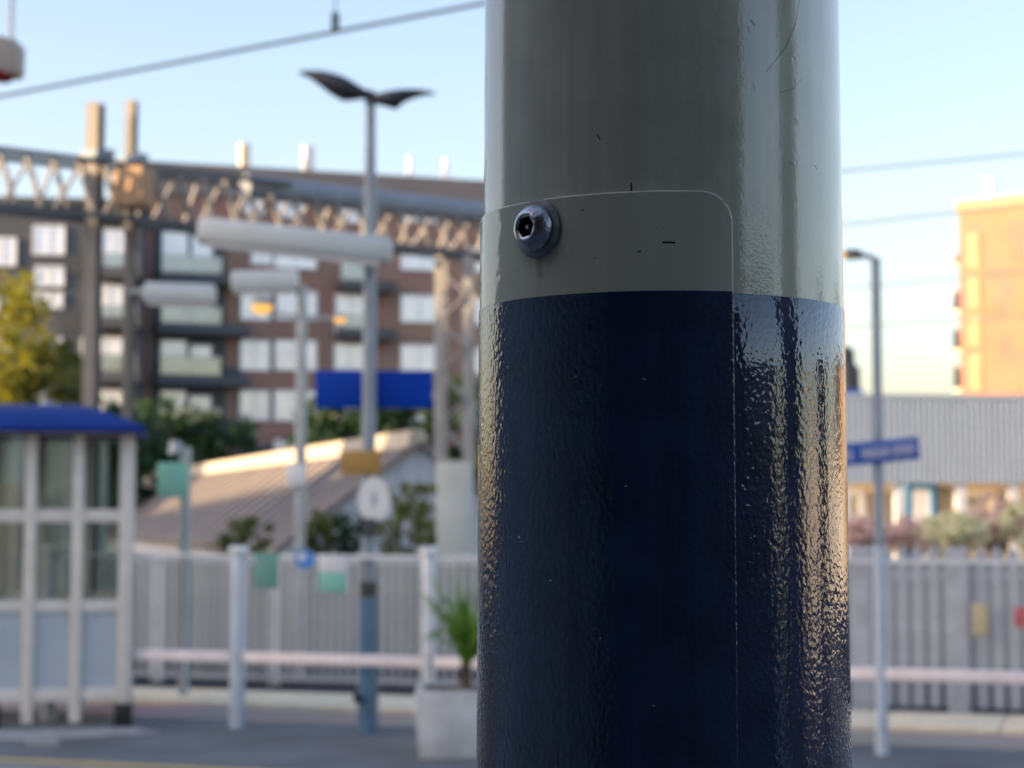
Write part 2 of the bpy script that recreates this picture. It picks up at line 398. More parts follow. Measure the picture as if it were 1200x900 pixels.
def paint(name, base, rough, bscale, bstrength, bdist, marks=(), specks=0.0, streak=0.1, stretch=(1, 1, 1), fine=0.0, ior=1.5, patchy=None):
    m = bpy.data.materials.new(name); m.use_nodes = True
    t = m.node_tree; b = t.nodes['Principled BSDF']; L = t.links.new
    tc = nd(t, 'ShaderNodeTexCoord')
    sep = nd(t, 'ShaderNodeSeparateXYZ'); L(tc.outputs['Object'], sep.inputs[0])
    neg = nd(t, 'ShaderNodeMath', operation='MULTIPLY'); neg.inputs[1].default_value = -1; L(sep.outputs[1], neg.inputs[0])
    at = nd(t, 'ShaderNodeMath', operation='ARCTAN2'); L(sep.outputs[0], at.inputs[0]); L(neg.outputs[0], at.inputs[1])
    sm = nd(t, 'ShaderNodeMath', operation='MULTIPLY'); sm.inputs[1].default_value = RP; L(at.outputs[0], sm.inputs[0])
    uv = nd(t, 'ShaderNodeCombineXYZ'); L(sm.outputs[0], uv.inputs[0]); L(sep.outputs[2], uv.inputs[1])
    # faint vertical streaks and mottling of the paint itself
    mp = nd(t, 'ShaderNodeMapping'); mp.inputs['Scale'].default_value = (160, 7, 1); L(uv.outputs[0], mp.inputs['Vector'])
    n1 = nd(t, 'ShaderNodeTexNoise'); n1.inputs['Scale'].default_value = 1.0; n1.inputs['Detail'].default_value = 6; L(mp.outputs[0], n1.inputs['Vector'])
    n2 = nd(t, 'ShaderNodeTexNoise'); n2.inputs['Scale'].default_value = 45; n2.inputs['Detail'].default_value = 8; L(uv.outputs[0], n2.inputs['Vector'])
    av = nd(t, 'ShaderNodeMath', operation='ADD'); L(n1.outputs['Fac'], av.inputs[0]); L(n2.outputs['Fac'], av.inputs[1])
    mr = nd(t, 'ShaderNodeMapRange'); mr.inputs[1].default_value = 0.7; mr.inputs[2].default_value = 1.3
    mr.inputs[3].default_value = 1 - streak; mr.inputs[4].default_value = 1 + streak; L(av.outputs[0], mr.inputs[0])
    colr = nd(t, 'ShaderNodeVectorMath', operation='SCALE'); colr.inputs[0].default_value = base; L(mr.outputs[0], colr.inputs['Scale'])
    cur = colr.outputs[0]
    def over(cur, mask, c):
        mx = nd(t, 'ShaderNodeMix', data_type='RGBA'); L(mask, mx.inputs[0]); L(cur, mx.inputs[6]); mx.inputs[7].default_value = (*c, 1); return mx.outputs[2]
    for (a, bb, wd, c, op) in marks:
        pa = nd(t, 'ShaderNodeVectorMath', operation='SUBTRACT'); L(uv.outputs[0], pa.inputs[0]); pa.inputs[1].default_value = (a[0], a[1], 0)
        ba = Vector((bb[0] - a[0], bb[1] - a[1], 0)); ll = max(ba.length_squared, 1e-12)
        dt = nd(t, 'ShaderNodeVectorMath', operation='DOT_PRODUCT'); L(pa.outputs[0], dt.inputs[0]); dt.inputs[1].default_value = ba / ll
        cl = nd(t, 'ShaderNodeClamp'); L(dt.outputs['Value'], cl.inputs[0])
        s2 = nd(t, 'ShaderNodeVectorMath', operation='SCALE'); s2.inputs[0].default_value = ba; L(cl.outputs[0], s2.inputs['Scale'])
        df = nd(t, 'ShaderNodeVectorMath', operation='DISTANCE'); L(pa.outputs[0], df.inputs[0]); L(s2.outputs[0], df.inputs[1])
        m2 = nd(t, 'ShaderNodeMapRange'); m2.inputs[1].default_value = wd; m2.inputs[2].default_value = wd * 0.35; m2.inputs[3].default_value = 0; m2.inputs[4].default_value = op
        L(df.outputs['Value'], m2.inputs[0]); cur = over(cur, m2.outputs[0], c)
    if specks:
        vo = nd(t, 'ShaderNodeTexVoronoi', voronoi_dimensions='2D'); vo.inputs['Scale'].default_value = 110; L(uv.outputs[0], vo.inputs['Vector'])
        wn_ = nd(t, 'ShaderNodeSeparateColor'); L(vo.outputs['Color'], wn_.inputs[0])
        th = nd(t, 'ShaderNodeMath', operation='GREATER_THAN'); th.inputs[1].default_value = 1 - specks; L(wn_.outputs[0], th.inputs[0])
        mm = nd(t, 'ShaderNodeMapRange'); mm.inputs[1].default_value = 0.045; mm.inputs[2].default_value = 0.02; L(vo.outputs['Distance'], mm.inputs[0])
        mu = nd(t, 'ShaderNodeMath', operation='MULTIPLY'); L(th.outputs[0], mu.inputs[0]); L(mm.outputs[0], mu.inputs[1])
        cur = over(cur, mu.outputs[0], (0.5, 0.5, 0.46))
    L(cur, b.inputs['Base Color'])
    # roughness breaks up a little
    n3 = nd(t, 'ShaderNodeTexNoise'); n3.inputs['Scale'].default_value = 60; n3.inputs['Detail'].default_value = 6; L(tc.outputs['Object'], n3.inputs['Vector'])
    mr3 = nd(t, 'ShaderNodeMapRange'); mr3.inputs[1].default_value = 0.3; mr3.inputs[2].default_value = 0.7; mr3.inputs[3].default_value = rough * 0.75; mr3.inputs[4].default_value = rough * 1.35
    L(n3.outputs['Fac'], mr3.inputs[0]); L(mr3.outputs[0], b.inputs['Roughness'])
    b.inputs['IOR'].default_value = ior
    mpb = nd(t, 'ShaderNodeMapping'); mpb.inputs['Scale'].default_value = stretch; L(tc.outputs['Object'], mpb.inputs['Vector'])
    nb = nd(t, 'ShaderNodeTexNoise'); nb.inputs['Scale'].default_value = bscale; nb.inputs['Detail'].default_value = 1.5; nb.inputs['Roughness'].default_value = 0.45; L(mpb.outputs[0], nb.inputs['Vector'])
    hgt = nb.outputs['Fac']
    if patchy:
        n5 = nd(t, 'ShaderNodeTexNoise'); n5.inputs['Scale'].default_value = 14; n5.inputs['Detail'].default_value = 2; L(tc.outputs['Object'], n5.inputs['Vector'])
        m5 = nd(t, 'ShaderNodeMapRange'); m5.inputs[1].default_value = 0.35; m5.inputs[2].default_value = 0.65; m5.inputs[3].default_value = patchy[0]; m5.inputs[4].default_value = patchy[1]
        L(n5.outputs['Fac'], m5.inputs[0])
        mu5 = nd(t, 'ShaderNodeMath', operation='MULTIPLY'); L(hgt, mu5.inputs[0]); L(m5.outputs[0], mu5.inputs[1]); hgt = mu5.outputs[0]
    bp = nd(t, 'ShaderNodeBump'); bp.inputs['Strength'].default_value = bstrength; bp.inputs['Distance'].default_value = bdist; L(hgt, bp.inputs['Height'])
    last = bp
    if fine:
        nf = nd(t, 'ShaderNodeTexNoise'); nf.inputs['Scale'].default_value = bscale * 4; nf.inputs['Detail'].default_value = 2; L(tc.outputs['Object'], nf.inputs['Vector'])
        bf = nd(t, 'ShaderNodeBump'); bf.inputs['Strength'].default_value = fine; bf.inputs['Distance'].default_value = bdist; L(nf.outputs['Fac'], bf.inputs['Height'])
        L(bp.outputs[0], bf.inputs['Normal']); last = bf
    L(last.outputs[0], b.inputs['Normal'])
    return m
PXM = 0.00031      # metres per photo pixel on the column
def mk(x0, y0, x1, y1, wpx, c, op=1.0):
    a = hit(x0, y0); b = hit(x1, y1)
    return ((a[0] * RP, a[1]), (b[0] * RP, b[1]), wpx * PXM, c, op)
DK = (0.012, 0.012, 0.012); LT = (0.55, 0.55, 0.5)
pole_marks = [mk(739.5, 215, 740, 224, 1.6, DK), mk(700, 158, 703, 163, 1.6, DK, 0.7), mk(880, 24, 884, 29, 1.8, DK), mk(876, 31, 878, 38, 1.4, DK, 0.7),
              mk(932, 139, 936, 146, 1.5, DK, 0.9), mk(955, 194, 957, 198, 1.4, DK, 0.8), mk(882, 96, 884, 106, 1.2, DK, 0.5),
              mk(690, 185, 702, 177, 2.4, LT, 0.25), mk(665, 194, 670, 206, 1.8, LT, 0.2), mk(766, 190, 775, 194, 2.4, LT, 0.2), mk(596, 123, 597, 124, 1.3, LT, 0.9),
              mk(937, 0, 932, 28, 0.9, DK, 0.75), mk(932, 28, 921, 55, 0.9, DK, 0.75), mk(921, 55, 898, 84, 0.9, DK, 0.7),
              mk(940, 92, 930, 104, 1.0, DK, 0.35), mk(930, 104, 915, 108, 1.0, DK, 0.35), mk(925, 190, 932, 195, 1.1, DK, 0.5)]
plate_marks = [mk(777, 284.5, 790, 285, 1.7, DK), mk(748, 296, 751, 295, 1.6, DK, 0.8), mk(684, 246, 686, 247, 1.5, DK, 0.6), mk(698, 302, 699, 303, 1.3, DK, 0.6),
               mk(845, 236, 851, 240, 1.4, DK, 0.5), mk(770, 268, 771, 269, 1.2, DK, 0.5), mk(621, 300, 626, 301, 1.8, (0.35, 0.32, 0.25), 0.8),
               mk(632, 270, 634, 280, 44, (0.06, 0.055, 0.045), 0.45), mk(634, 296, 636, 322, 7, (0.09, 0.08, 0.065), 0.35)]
navy_marks = [mk(612, 629, 613, 630, 1.3, LT, 0.9), mk(615, 634, 616, 635, 1.1, LT, 0.8), mk(648, 680, 649, 680, 1.2, LT, 0.8), mk(754, 444, 757, 445, 1.1, LT, 0.5), mk(674, 443, 679, 441, 1.0, LT, 0.35)]
GREY = (0.62, 0.615, 0.475)
NAVY = (0.014, 0.038, 0.098)
m_pole = paint('grey_green_column_paint', GREY, 0.08, 240, 0.055, 0.0010, pole_marks, 0.012, 0.12, ior=1.72, fine=0.06)
m_plate = paint('grey_green_cover_paint', GREY, 0.10, 230, 0.10, 0.0012, plate_marks, 0.008, 0.07, ior=1.5)
m_navy = paint('navy_band_paint', NAVY, 0.045, 520, 0.25, 0.0010, navy_marks, 0.05, 0.35, stretch=(1, 1, 0.8), ior=1.8, patchy=(0.6, 1.15))
m_navy_plate = paint('navy_cover_paint', NAVY, 0.06, 500, 0.32, 0.0010, navy_marks, 0.05, 0.35, stretch=(1, 1, 0.8), ior=1.8)

lamp = thing('lamp_column', 'grey lamp column with a dark navy band and a bolted curved cover plate, sharp in front', 'lamp post', (PX, PY, 0))
zb_pole = hit(930, 348.5)[1]
zb_plate = hit(790, 340.5, 0.0013)[1]
zt_plate = hit(770, 223, 0.0013)[1]
ph_edge = hit(859.5, 300, 0.0013)[0]
def sweep(b, prof, n=256):
    vs = [cyl(2 * math.pi * k / n, r, z) for (r, z) in prof for k in range(n)]
    fs = []
    for i in range(len(prof) - 1):
        for k in range(n):
            k2 = (k + 1) % n; fs.append((i * n + k, i * n + k2, (i + 1) * n + k2, (i + 1) * n + k))
    return b.add(vs, fs)
b = sweep(MB(), [(pole_r(0) + 0.02, 0.0), (pole_r(0) + 0.02, 0.05), (pole_r(0), 0.07)] + [(pole_r(z), z) for z in (0.6, 1.2, 1.6, 1.75, 1.9, 2.1, 2.6, 3.4, 4.4)] + [(0.02, 4.42)])
b.build('shaft', m_pole, lamp, smooth=40)
zl = 0.9
tb = 0.00035
b = sweep(MB(), [(pole_r(zl), zl), (pole_r(zl) + tb, zl)] + [(pole_r(z) + tb, z) for z in (1.3, 1.5, 1.6, 1.7)] + [(pole_r(zb_pole) + tb, zb_pole - 0.0004), (pole_r(zb_pole) + tb * 0.5, zb_pole), (pole_r(zb_pole) - 0.001, zb_pole)])
b.build('colour_band', m_navy, lamp, smooth=40)
# cover plate: rounded rectangle bent round the shaft
TPL = 0.0014
ph_c = hit(630, 268, 0.0013)[0]
ph_l = 2 * ph_c - ph_edge
RC = 0.0115
zbot = 1.02
def plate_cols(ins):
    """(phi, top z, bottom z) columns of the rounded outline, inset by ins"""
    s0, s1 = ph_l * RP + ins, ph_edge * RP - ins
    zt, zb = zt_plate - ins, zbot + ins; rc = RC - ins
    out = []
    for k in range(11):
        a = math.pi / 2 * k / 10; out.append((s0 + rc - rc * math.cos(a), zt - rc + rc * math.sin(a), zb + rc - rc * math.sin(a)))
    nmid = 120
    for k in range(1, nmid): out.append((s0 + rc + (s1 - s0 - 2 * rc) * k / nmid, zt, zb))
    for k in range(11):
        a = math.pi / 2 * (1 - k / 10); out.append((s1 - rc + rc * math.cos(a), zt - rc + rc * math.sin(a), zb + rc - rc * math.sin(a)))
    return [(s / RP, a, b) for (s, a, b) in out]
def plate_mesh(ztop=None, zlow=None, lift=0.0, bev=0.0006):
    b = MB(); rows = []
    specs = [(0.0, -0.001 + lift), (0.0, TPL - bev + lift), (bev * 0.35, TPL - bev * 0.35 + lift), (bev, TPL + lift)]
    loops = []
    for (ins, h) in specs:
        cols_ = plate_cols(ins); n = len(cols_)
        top = [cyl(p, pole_r(min(zt, ztop) if ztop else zt) + h, min(zt, ztop) if ztop else zt) for (p, zt, zb) in cols_]
        bot = [cyl(p, pole_r(zb) + h, zb) for (p, zt, zb) in cols_]
        loops.append((top, bot))
    n = len(loops[0][0]); vs = []
    for (top, bot) in loops: vs += top + bot
    fs = []
    def ring(l): return [l * 2 * n + k for k in range(n)] + [l * 2 * n + n + k for k in range(n - 1, -1, -1)]
    for l in range(3):
        r0, r1 = ring(l), ring(l + 1); m = len(r0)
        for k in range(m):
            k2 = (k + 1) % m; fs.append((r0[k], r0[k2], r1[k2], r1[k]))
    o = 3 * 2 * n
    for k in range(n - 1): fs.append((o + k, o + k + 1, o + n + k + 1, o + n + k))
    b.add(vs, fs); return b
cover = plate_mesh().build('cover_plate', m_plate, lamp, smooth=28)
plate_mesh(ztop=zb_plate, lift=0.0003, bev=0.0006).build('colour_band', m_navy_plate, cover, smooth=28)
# security bolt
zc = hit(630, 268, 0.0013)[1]
nrm = Vector((math.sin(ph_c), -math.cos(ph_c), 0)); tx = Vector((math.cos(ph_c), math.sin(ph_c), 0))
mtx = Matrix.Translation(cyl(ph_c, pole_r(zc) + TPL, zc)) @ Matrix((tx, Vector((0, 0, 1)), nrm)).transposed().to_4x4() @ Matrix.Rotation(R_(8), 4, 'Z') @ Matrix.Scale(1.14, 4)
# matrix columns: local x -> tx, local y -> up, local z -> outwards
m_steel = M('stainless_bolt_steel', (0.50, 0.51, 0.54), 0.30, metal=1.0, var=0.25, scale=260, bump=0.12, bscale=900)
m_wash = M('dull_grey_washer', (0.30, 0.32, 0.32), 0.5, metal=0.2, var=0.25, scale=200, bump=0.1, bscale=700)
m_hole = M('dark_socket', (0.012, 0.012, 0.014), 0.6, var=0.3, scale=300)
mm_ = 0.001
bolt = None
RH, HH = 7.6 * mm_, 5.0 * mm_
n6 = 48
b = MB()
prof = [(RH, 0.9 * mm_), (RH, 1.7 * mm_), (RH * 0.985, 2.3 * mm_), (RH * 0.93, 3.3 * mm_), (RH * 0.83, 4.4 * mm_), (RH * 0.72, 5.2 * mm_), (RH * 0.62, 5.75 * mm_), (RH * 0.56, 5.9 * mm_), (RH * 0.53, 5.9 * mm_)]
b.lathe(prof, n6, mtx)
# ring from the round rim down into a hexagonal socket
def hexr(a, r): return r * math.cos(math.pi / 6) / math.cos((a % (math.pi / 3)) - math.pi / 6)
vs = []
for (rr, z, hx) in ((RH * 0.53, 5.9 * mm_, 0), (3.55 * mm_, 5.55 * mm_, 1), (3.45 * mm_, 5.2 * mm_, 1), (3.4 * mm_, 2.6 * mm_, 1), (0.5 * mm_, 2.5 * mm_, 0)):
    for k in range(n6):
        a = 2 * math.pi * k / n6; r = hexr(a, rr) if hx else rr
        vs.append(mtx @ Vector((r * math.cos(a), r * math.sin(a), z)))
for l in range(4):
    b.add([vs[l * n6 + k] for k in range(n6)] + [vs[(l + 1) * n6 + k] for k in range(n6)], [(k, (k + 1) % n6, n6 + (k + 1) % n6, n6 + k) for k in range(n6)], 0 if l < 1 else 1)
bolt = b.build('bolt', [m_steel, m_hole], lamp, smooth=35, fix=False)
MB().lathe([(9.4 * mm_, -0.3 * mm_), (9.5 * mm_, 0.25 * mm_), (9.2 * mm_, 0.75 * mm_), (8.4 * mm_, 1.0 * mm_), (7.0 * mm_, 1.05 * mm_)], 48, mtx).build('washer', m_wash, bolt, smooth=40)
MB().lathe([(0.85 * mm_, 2.4 * mm_), (0.85 * mm_, 4.6 * mm_), (0.6 * mm_, 4.9 * mm_)], 16, mtx, cap1=True).build('security_pin', m_steel, bolt, smooth=40)

# ------------------------------------------------------------------ behind the camera: what the glossy column mirrors and what shades it
sb = thing('station_building', 'dark brick station building along the near platform, mirrored in the banded column', 'building', (0, 0, 0))
MB().box(-4.4, 4.6, -4.2, -3.6, 0, 4.2).build('wall', MT['dark_brick'], sb)
MB().box(-4.4, -3.9, -3.59, 3.6, 0, 4.2).build('wall', MT['wall_paint'], sb)
for x in (-2.2, 0.6, 3.0):
    f = MB().box(x - 0.6, x + 0.6, -3.6, -3.54, 0.9, 2.2).build('window', MT['frame_dark'], sb)
    MB().box(x - 0.52, x + 0.52, -3.54, -3.53, 0.98, 2.12).build('pane', MT['black'], f)
cn = thing('platform_canopy', 'dark boarded platform canopy over the near platform beside the banded column', 'canopy', (0, 0, 0))
MB().box(-4.6, 1.5, -3.58, 0.02, 3.05, 3.2).build('roof', MT['canopy_dark'], cn)
for i in range(7):
    MB().box(-4.2 + i * 0.9, -4.12 + i * 0.9, -3.55, -0.17, 2.93, 3.048).build('rafter', MT['canopy_dark'], cn)
def pier(name, az, d, wd, label, h=3.0):
    a = R_(az); x, y = PX + math.sin(a) * d, PY - math.cos(a) * d
    o = thing(name, label, 'pier', (x, y, 0), math.atan2(y - PY, x - PX))
    MB().box(-wd / 2, wd / 2, -wd / 2, wd / 2, 0, h).build('shaft', MT['pier_brown'], o)
    MB().box(-wd / 2 - 0.04, wd / 2 + 0.04, -wd / 2 - 0.04, wd / 2 + 0.04, h + 0.001, h + 0.1).build('cap', MT['coping'], o)
pier('brick_pier', 80, 2.3, 0.50, 'brown brick pier at the canopy edge, mirrored as the broader dark stripe', 2.94)
pier('brick_pier', 110, 2.6, 0.34, 'slim brown brick pier beyond the canopy, mirrored as the thinner dark stripe', 1.9)
def block(name, label, x0, x1, y0, y1, h, mat, rows, cols_, face='x', cat='building'):
    o = thing(name, label, cat, ((x0 + x1) / 2, (y0 + y1) / 2, 0))
    hx, hy = (x1 - x0) / 2, (y1 - y0) / 2
    MB().box(-hx, hx, -hy, hy, -0.02, h).build('wall', mat, o)
    MB().box(-hx - 0.2, hx + 0.2, -hy - 0.2, hy + 0.2, h + 0.001, h + 0.3).build('roof', MT['slate'], o)
    for r in range(rows):
        for c in range(cols_):
            z = 1.4 + r * 2.9
            if face == 'x':
                y = -hy + (c + 0.5) * 2 * hy / cols_
                f = MB().box(hx, hx + 0.06, y - 0.7, y + 0.7, z, z + 1.3).build('window', MT['frame_white'], o)
                MB().box(hx + 0.06, hx + 0.07, y - 0.6, y + 0.6, z + 0.1, z + 1.2).build('pane', MT['pane'], f)
            else:
                x = -hx + (c + 0.5) * 2 * hx / cols_
                f = MB().box(x - 0.7, x + 0.7, -hy - 0.06, -hy, z, z + 1.3).build('window', MT['frame_white'], o)
                MB().box(x - 0.6, x + 0.6, -hy - 0.07, -hy - 0.06, z + 0.1, z + 1.2).build('pane', MT['pane'], f)
    return o
block('shade_block', 'unseen tall pale block added beyond the left edge to shade the platforms', -78, -60, -70, 18.5, 16.8, MT['tower'], 2, 4)  # unseen block added for the shadow it casts over the platforms
tw_ = bpy.data.objects['shade_block']
MB().box(-9, 9, -44.2, 28.5, 17.102, 18.4).build('storey', MT['tower'], tw_)  # extra height added to shade the winged lamp heads
mp_ = thing('sloping_shade_block', 'unseen pale block with a sloping roof, added beyond the left edge to shade the long low roof', 'building', (-71, 42, 0))  # unseen caster, added; its slope follows the shadow edge on the low roof
MB().prism([(-9, -23.3, 0), (-9, 12, 0), (-9, 12, 11.3), (-9, -23.3, 15.2)], (18, 0, 0)).build('wall', MT['tower'], mp_)
MB().prism([(-9.2, -23.3, 15.205), (-9.2, 12.2, 11.305), (-9.2, 12.2, 11.6), (-9.2, -23.3, 15.5)], (18.4, 0, 0)).build('roof', MT['slate'], mp_)
for k in range(5):
    f = MB().box(9.001, 9.06, -20 + k * 7, -18 + k * 7, 4, 6).build('window', MT['frame_white'], mp_)
    MB().box(9.061, 9.07, -19.8 + k * 7, -18.2 + k * 7, 4.2, 5.8).build('pane', MT['pane'], f)
block('shade_block', 'unseen distant slab block added beyond the left edge to shade the dark trees', -170, -150, 20, 76, 35.0, MT['tower'], 3, 5)  # unseen slab added to keep the sun off the dark trees
bf = thing('dark_reflection_fence', 'unseen dark boarded fence added on the near platform to darken reflections low in the navy band', 'fence', (5.2, -5.0, 0), math.atan2(6.6, 3.6))  # unseen fence added to hide bright sky and ground from the navy reflections
for k in range(17):
    MB().box(k * 0.2, k * 0.2 + 0.185, -0.02, 0.02, 0, 2.6 + 0.03 * math.sin(k * 2.3)).build('board', MT['canopy_dark'], bf)
for z in (0.5, 1.7): MB().box(0, 3.4, 0.021, 0.08, z, z + 0.1).build('rail', MT['canopy_dark'], bf)
cw_ = thing('bright_reflection_wall', 'long unseen pale wall added beyond the right edge to mirror as gold flecks in the navy band', 'wall', (21, 2.0, 0))  # unseen wall added as a bright sunlit surface for the navy band to mirror
MB().box(0, 0.3, 0, 27, -0.02, 2.3).build('wall', MT['pale_wall'], cw_)
for k in range(18): MB().box(-0.06, 0.36, k * 1.5, k * 1.5 + 1.485, 2.301, 2.4).build('coping_stone', MT['kerb'], cw_)
block('yellow_brick_block', 'sunlit yellow brick block beyond the right edge, mirrored golden in the navy band', 24, 34, 30, 56, 6.0, MT['yellow_brick'], 1, 4, 'y')

# ------------------------------------------------------------------ ticket shelter
YS = 14.6
def sx(px): return P(px, 600, YS).x
def sz(py): return P(600, py, YS).z
sh = thing('platform_shelter', 'glazed cream framed platform shelter with a curved royal blue roof', 'shelter', (sx(147), YS, 0), R_(10.5))
ox, SD = sx(147), 1.3
def SB(px0, px1, y0, y1, pz0, pz1): return MB().box(sx(px0) - ox, sx(px1) - ox, y0, y1, sz(pz1), sz(pz0))
post_px = [(140, 155), (86, 99), (32, 45), (-24, -10), (-80, -66), (-136, -121)]
for (a, c) in post_px:
    SB(a, c, 0, 0.08, 505, 846).build('post', MT['cream_paint'], sh, bevel=0.006)
    SB(a, c, SD, SD + 0.08, 505, 846).build('post', MT['cream_paint'], sh, bevel=0.006)
for (a, c) in ((137, 158), (-8, 8), (-139, -118)):
    MB().box(sx(a) - ox, sx(c) - ox, -0.02, 0.10, 0.0, sz(824)).build('foot', MT['black'], sh, bevel=0.01)
for i in range(len(post_px) - 1):
    l, r = post_px[i + 1][1], post_px[i][0]
    for (y0, mat) in ((0.015, MT['cream_paint']), (SD + 0.015, MT['cream_paint'])):
        for (t, bt) in ((597, 612), (703, 717), (806, 821), (500, 510)):
            MB().box(sx(l) - ox, sx(r) - ox, y0, y0 + 0.06, sz(bt), sz(t)).build('rail', mat, sh, bevel=0.005)
        for (t, bt, nm, mt, rec) in ((510, 597, 'pane', MT['glass'], 0.03), (612, 703, 'pane', MT['glass'], 0.03), (717, 806, 'panel', MT['panel_blue'], 0.025)):
            MB().box(sx(l) - ox, sx(r) - ox, y0 + rec, y0 + rec + 0.012, sz(bt), sz(t)).build(nm, mt, sh)
# side return
for (t, bt) in ((597, 612), (703, 717), (806, 821), (500, 510)):
    MB().box(sx(143) - ox, sx(151) - ox, 0.081, SD - 0.001, sz(bt), sz(t)).build('rail', MT['cream_paint'], sh)
for (t, bt, nm, mt) in ((510, 597, 'pane', MT['glass']), (612, 703, 'pane', MT['glass']), (717, 806, 'panel', MT['panel_blue'])):
    MB().box(sx(146) - ox, sx(148) - ox, 0.081, SD - 0.001, sz(bt), sz(t)).build(nm, mt, sh)
MB().box(sx(-120) - ox, sx(60) - ox, SD - 0.5, SD - 0.1, 0.42, 0.47).build('bench', MT['mid_blue'], sh, bevel=0.01)
# curved hip roof
b = MB(); x0, x1 = sx(-175) - ox, sx(170) - ox; y0, y1 = -0.25, SD + 0.33
ze, zt = sz(507), sz(472); nl = 7; loops = []
for k in range(nl + 1):
    t = k / nl; ins = 0.60 * t; z = ze + 0.03 + (zt - ze - 0.03) * (0.75 * math.sin(t * math.pi / 2) + 0.25 * t)
    loops.append([(x0 + ins, y0 + ins, z), (x1 - ins, y0 + ins, z), (x1 - ins, y1 - ins, z), (x0 + ins, y1 - ins, z)])
loops.insert(0, [(x0, y0, ze), (x1, y0, ze), (x1, y1, ze), (x0, y1, ze)])
vs = [p for l in loops for p in l]
fs = [(l * 4 + k, l * 4 + (k + 1) % 4, l * 4 + 4 + (k + 1) % 4, l * 4 + 4 + k) for l in range(len(loops) - 1) for k in range(4)]
fs += [(3, 2, 1, 0), tuple(len(vs) - 4 + k for k in range(4))]
b.add(vs, fs).build('roof', MT['roof_blue'], sh, smooth=25)
MB().tube([(sx(48) - ox, 0.6, zt - 0.01), (sx(48) - ox, 0.6, zt + 0.05)], [0.05, 0.035], 12).build('finial', MT['galv'], sh)
# things seen through the glass
MB().box(sx(-95) - ox, sx(-40) - ox, SD + 0.10, SD + 0.12, 1.0, 1.9).build('notice_board', MT['poster_yellow'], sh)

hx0, hx1 = P(-150, 600, 23).x, P(80, 600, 23).x
ht = thing('pale_hut', 'pale hut with cream door and trim seen through the glass of the shelter', 'hut', (hx0, 23, 0))
MB().box(0, hx1 - hx0, 0, 2.2, 0, 2.62).build('wall', MT['hut'], ht)
MB().box(-0.15, hx1 - hx0 + 0.15, -0.15, 2.35, 2.621, 2.72).build('roof', MT['cream_paint'], ht, bevel=0.02)
MB().box(hx1 - hx0 - 0.08, hx1 - hx0, -0.03, -0.001, 0, 2.6).build('corner_trim', MT['cream_paint'], ht)
xd = P(8, 600, 23).x - hx0
dr_ = MB().box(xd - 0.42, xd + 0.28, -0.04, -0.001, 0, 2.0).build('door', MT['shop_wall'], ht)
MB().box(xd + 0.14, xd + 0.2, -0.09, -0.041, 0.95, 1.1).build('handle', MT['galv'], dr_)
xw = P(45, 600, 23).x - hx0
wf_ = MB().box(xw - 0.2, xw + 0.2, -0.04, -0.001, 1.1, 1.9).build('window', MT['cream_paint'], ht)
MB().box(xw - 0.15, xw + 0.15, -0.05, -0.041, 1.15, 1.85).build('pane', MT['frame_dark'], wf_)

# ------------------------------------------------------------------ front fence of the far platform
NF = 13.1
def fl(px, n=NF):
    p0 = N * n; s, Y = on_line(px, p0, E); return s, Y
s_l, s_r = fl(-160)[0], fl(1420)[0]
FH = 1.33
ff = thing('platform_fence', 'pale mesh fence with off white rail along the back of the far platform', 'fence', tuple(EN(0, NF)), R_(-18))
fence_posts = [fl(px)[0] for px in (280, 502, 735, 950, 1222, 60)]
for i, s in enumerate(fence_posts):
    big = (i != 1)
    w_ = 0.045 if big else 0.035
    pst = MB().box(s - w_, s + w_, -0.05, 0.05, 0.0, FH).build('post', MT['pale_blue'] if big else MT['fence_galv'], ff, bevel=0.008)
    MB().box(s - w_ - 0.015, s + w_ + 0.015, -0.065, 0.065, FH + 0.001, FH + 0.06).build('cap', MT['white_paint'], pst, bevel=0.012)
srt = sorted(fence_posts + [fl(1420)[0]])
for a, c in zip(srt[:-1], srt[1:]):
    MB().box(a + 0.046, c - 0.046, -0.03, 0.03, 0.505, 0.585).build('rail', MT['pinkwhite'], ff, bevel=0.006)
    MB().box(a + 0.046, c - 0.046, -0.012, 0.012, FH - 0.03, FH).build('rail', MT['fence_galv'], ff)
wm = MB(); s = srt[0]
while s < srt[-1]:
    wm.box(s - 0.0016, s + 0.0016, -0.0016, 0.0016, 0.04, FH - 0.03); s += 0.06
for k in range(21):
    z = 0.06 + k * 0.06
    wm.box(srt[0], srt[-1], 0.002, 0.005, z - 0.0016, z + 0.0016)
wo = wm.build('mesh_wire', MT['wire_mesh'], ff, fix=False); wo['kind'] = 'stuff'

# bar railing beyond the brick path (left part)
NB = 16.45
br = thing('bar_railing', 'grey vertical bar railing beyond the brick path, between shelter and planter', 'railing', tuple(EN(0, NB)), R_(-18))
a0, a1 = fl(120, NB)[0], fl(640, NB)[0]
bar_src = MB().box(-0.0105, 0.0105, -0.0105, 0.0105, 0.05, 1.22).build('bar', MT['fence_galv'], br)
bar_src.location = (a0, 0, 0)
n_b = int((a1 - a0) / 0.088)
for k in range(1, n_b): inst(bar_src, br, (a0 + k * 0.088, 0, 0))
for z in (0.055, 1.16): MB().box(a0, a1, 0.016, 0.046, z, z + 0.03).build('rail', MT['fence_galv'], br)
for px in (181, 318, 500): 
    s = fl(px, NB)[0]; MB().box(s - 0.05, s + 0.05, 0.05, 0.13, 0, 1.24).build('post', MT['fence_galv'], br)
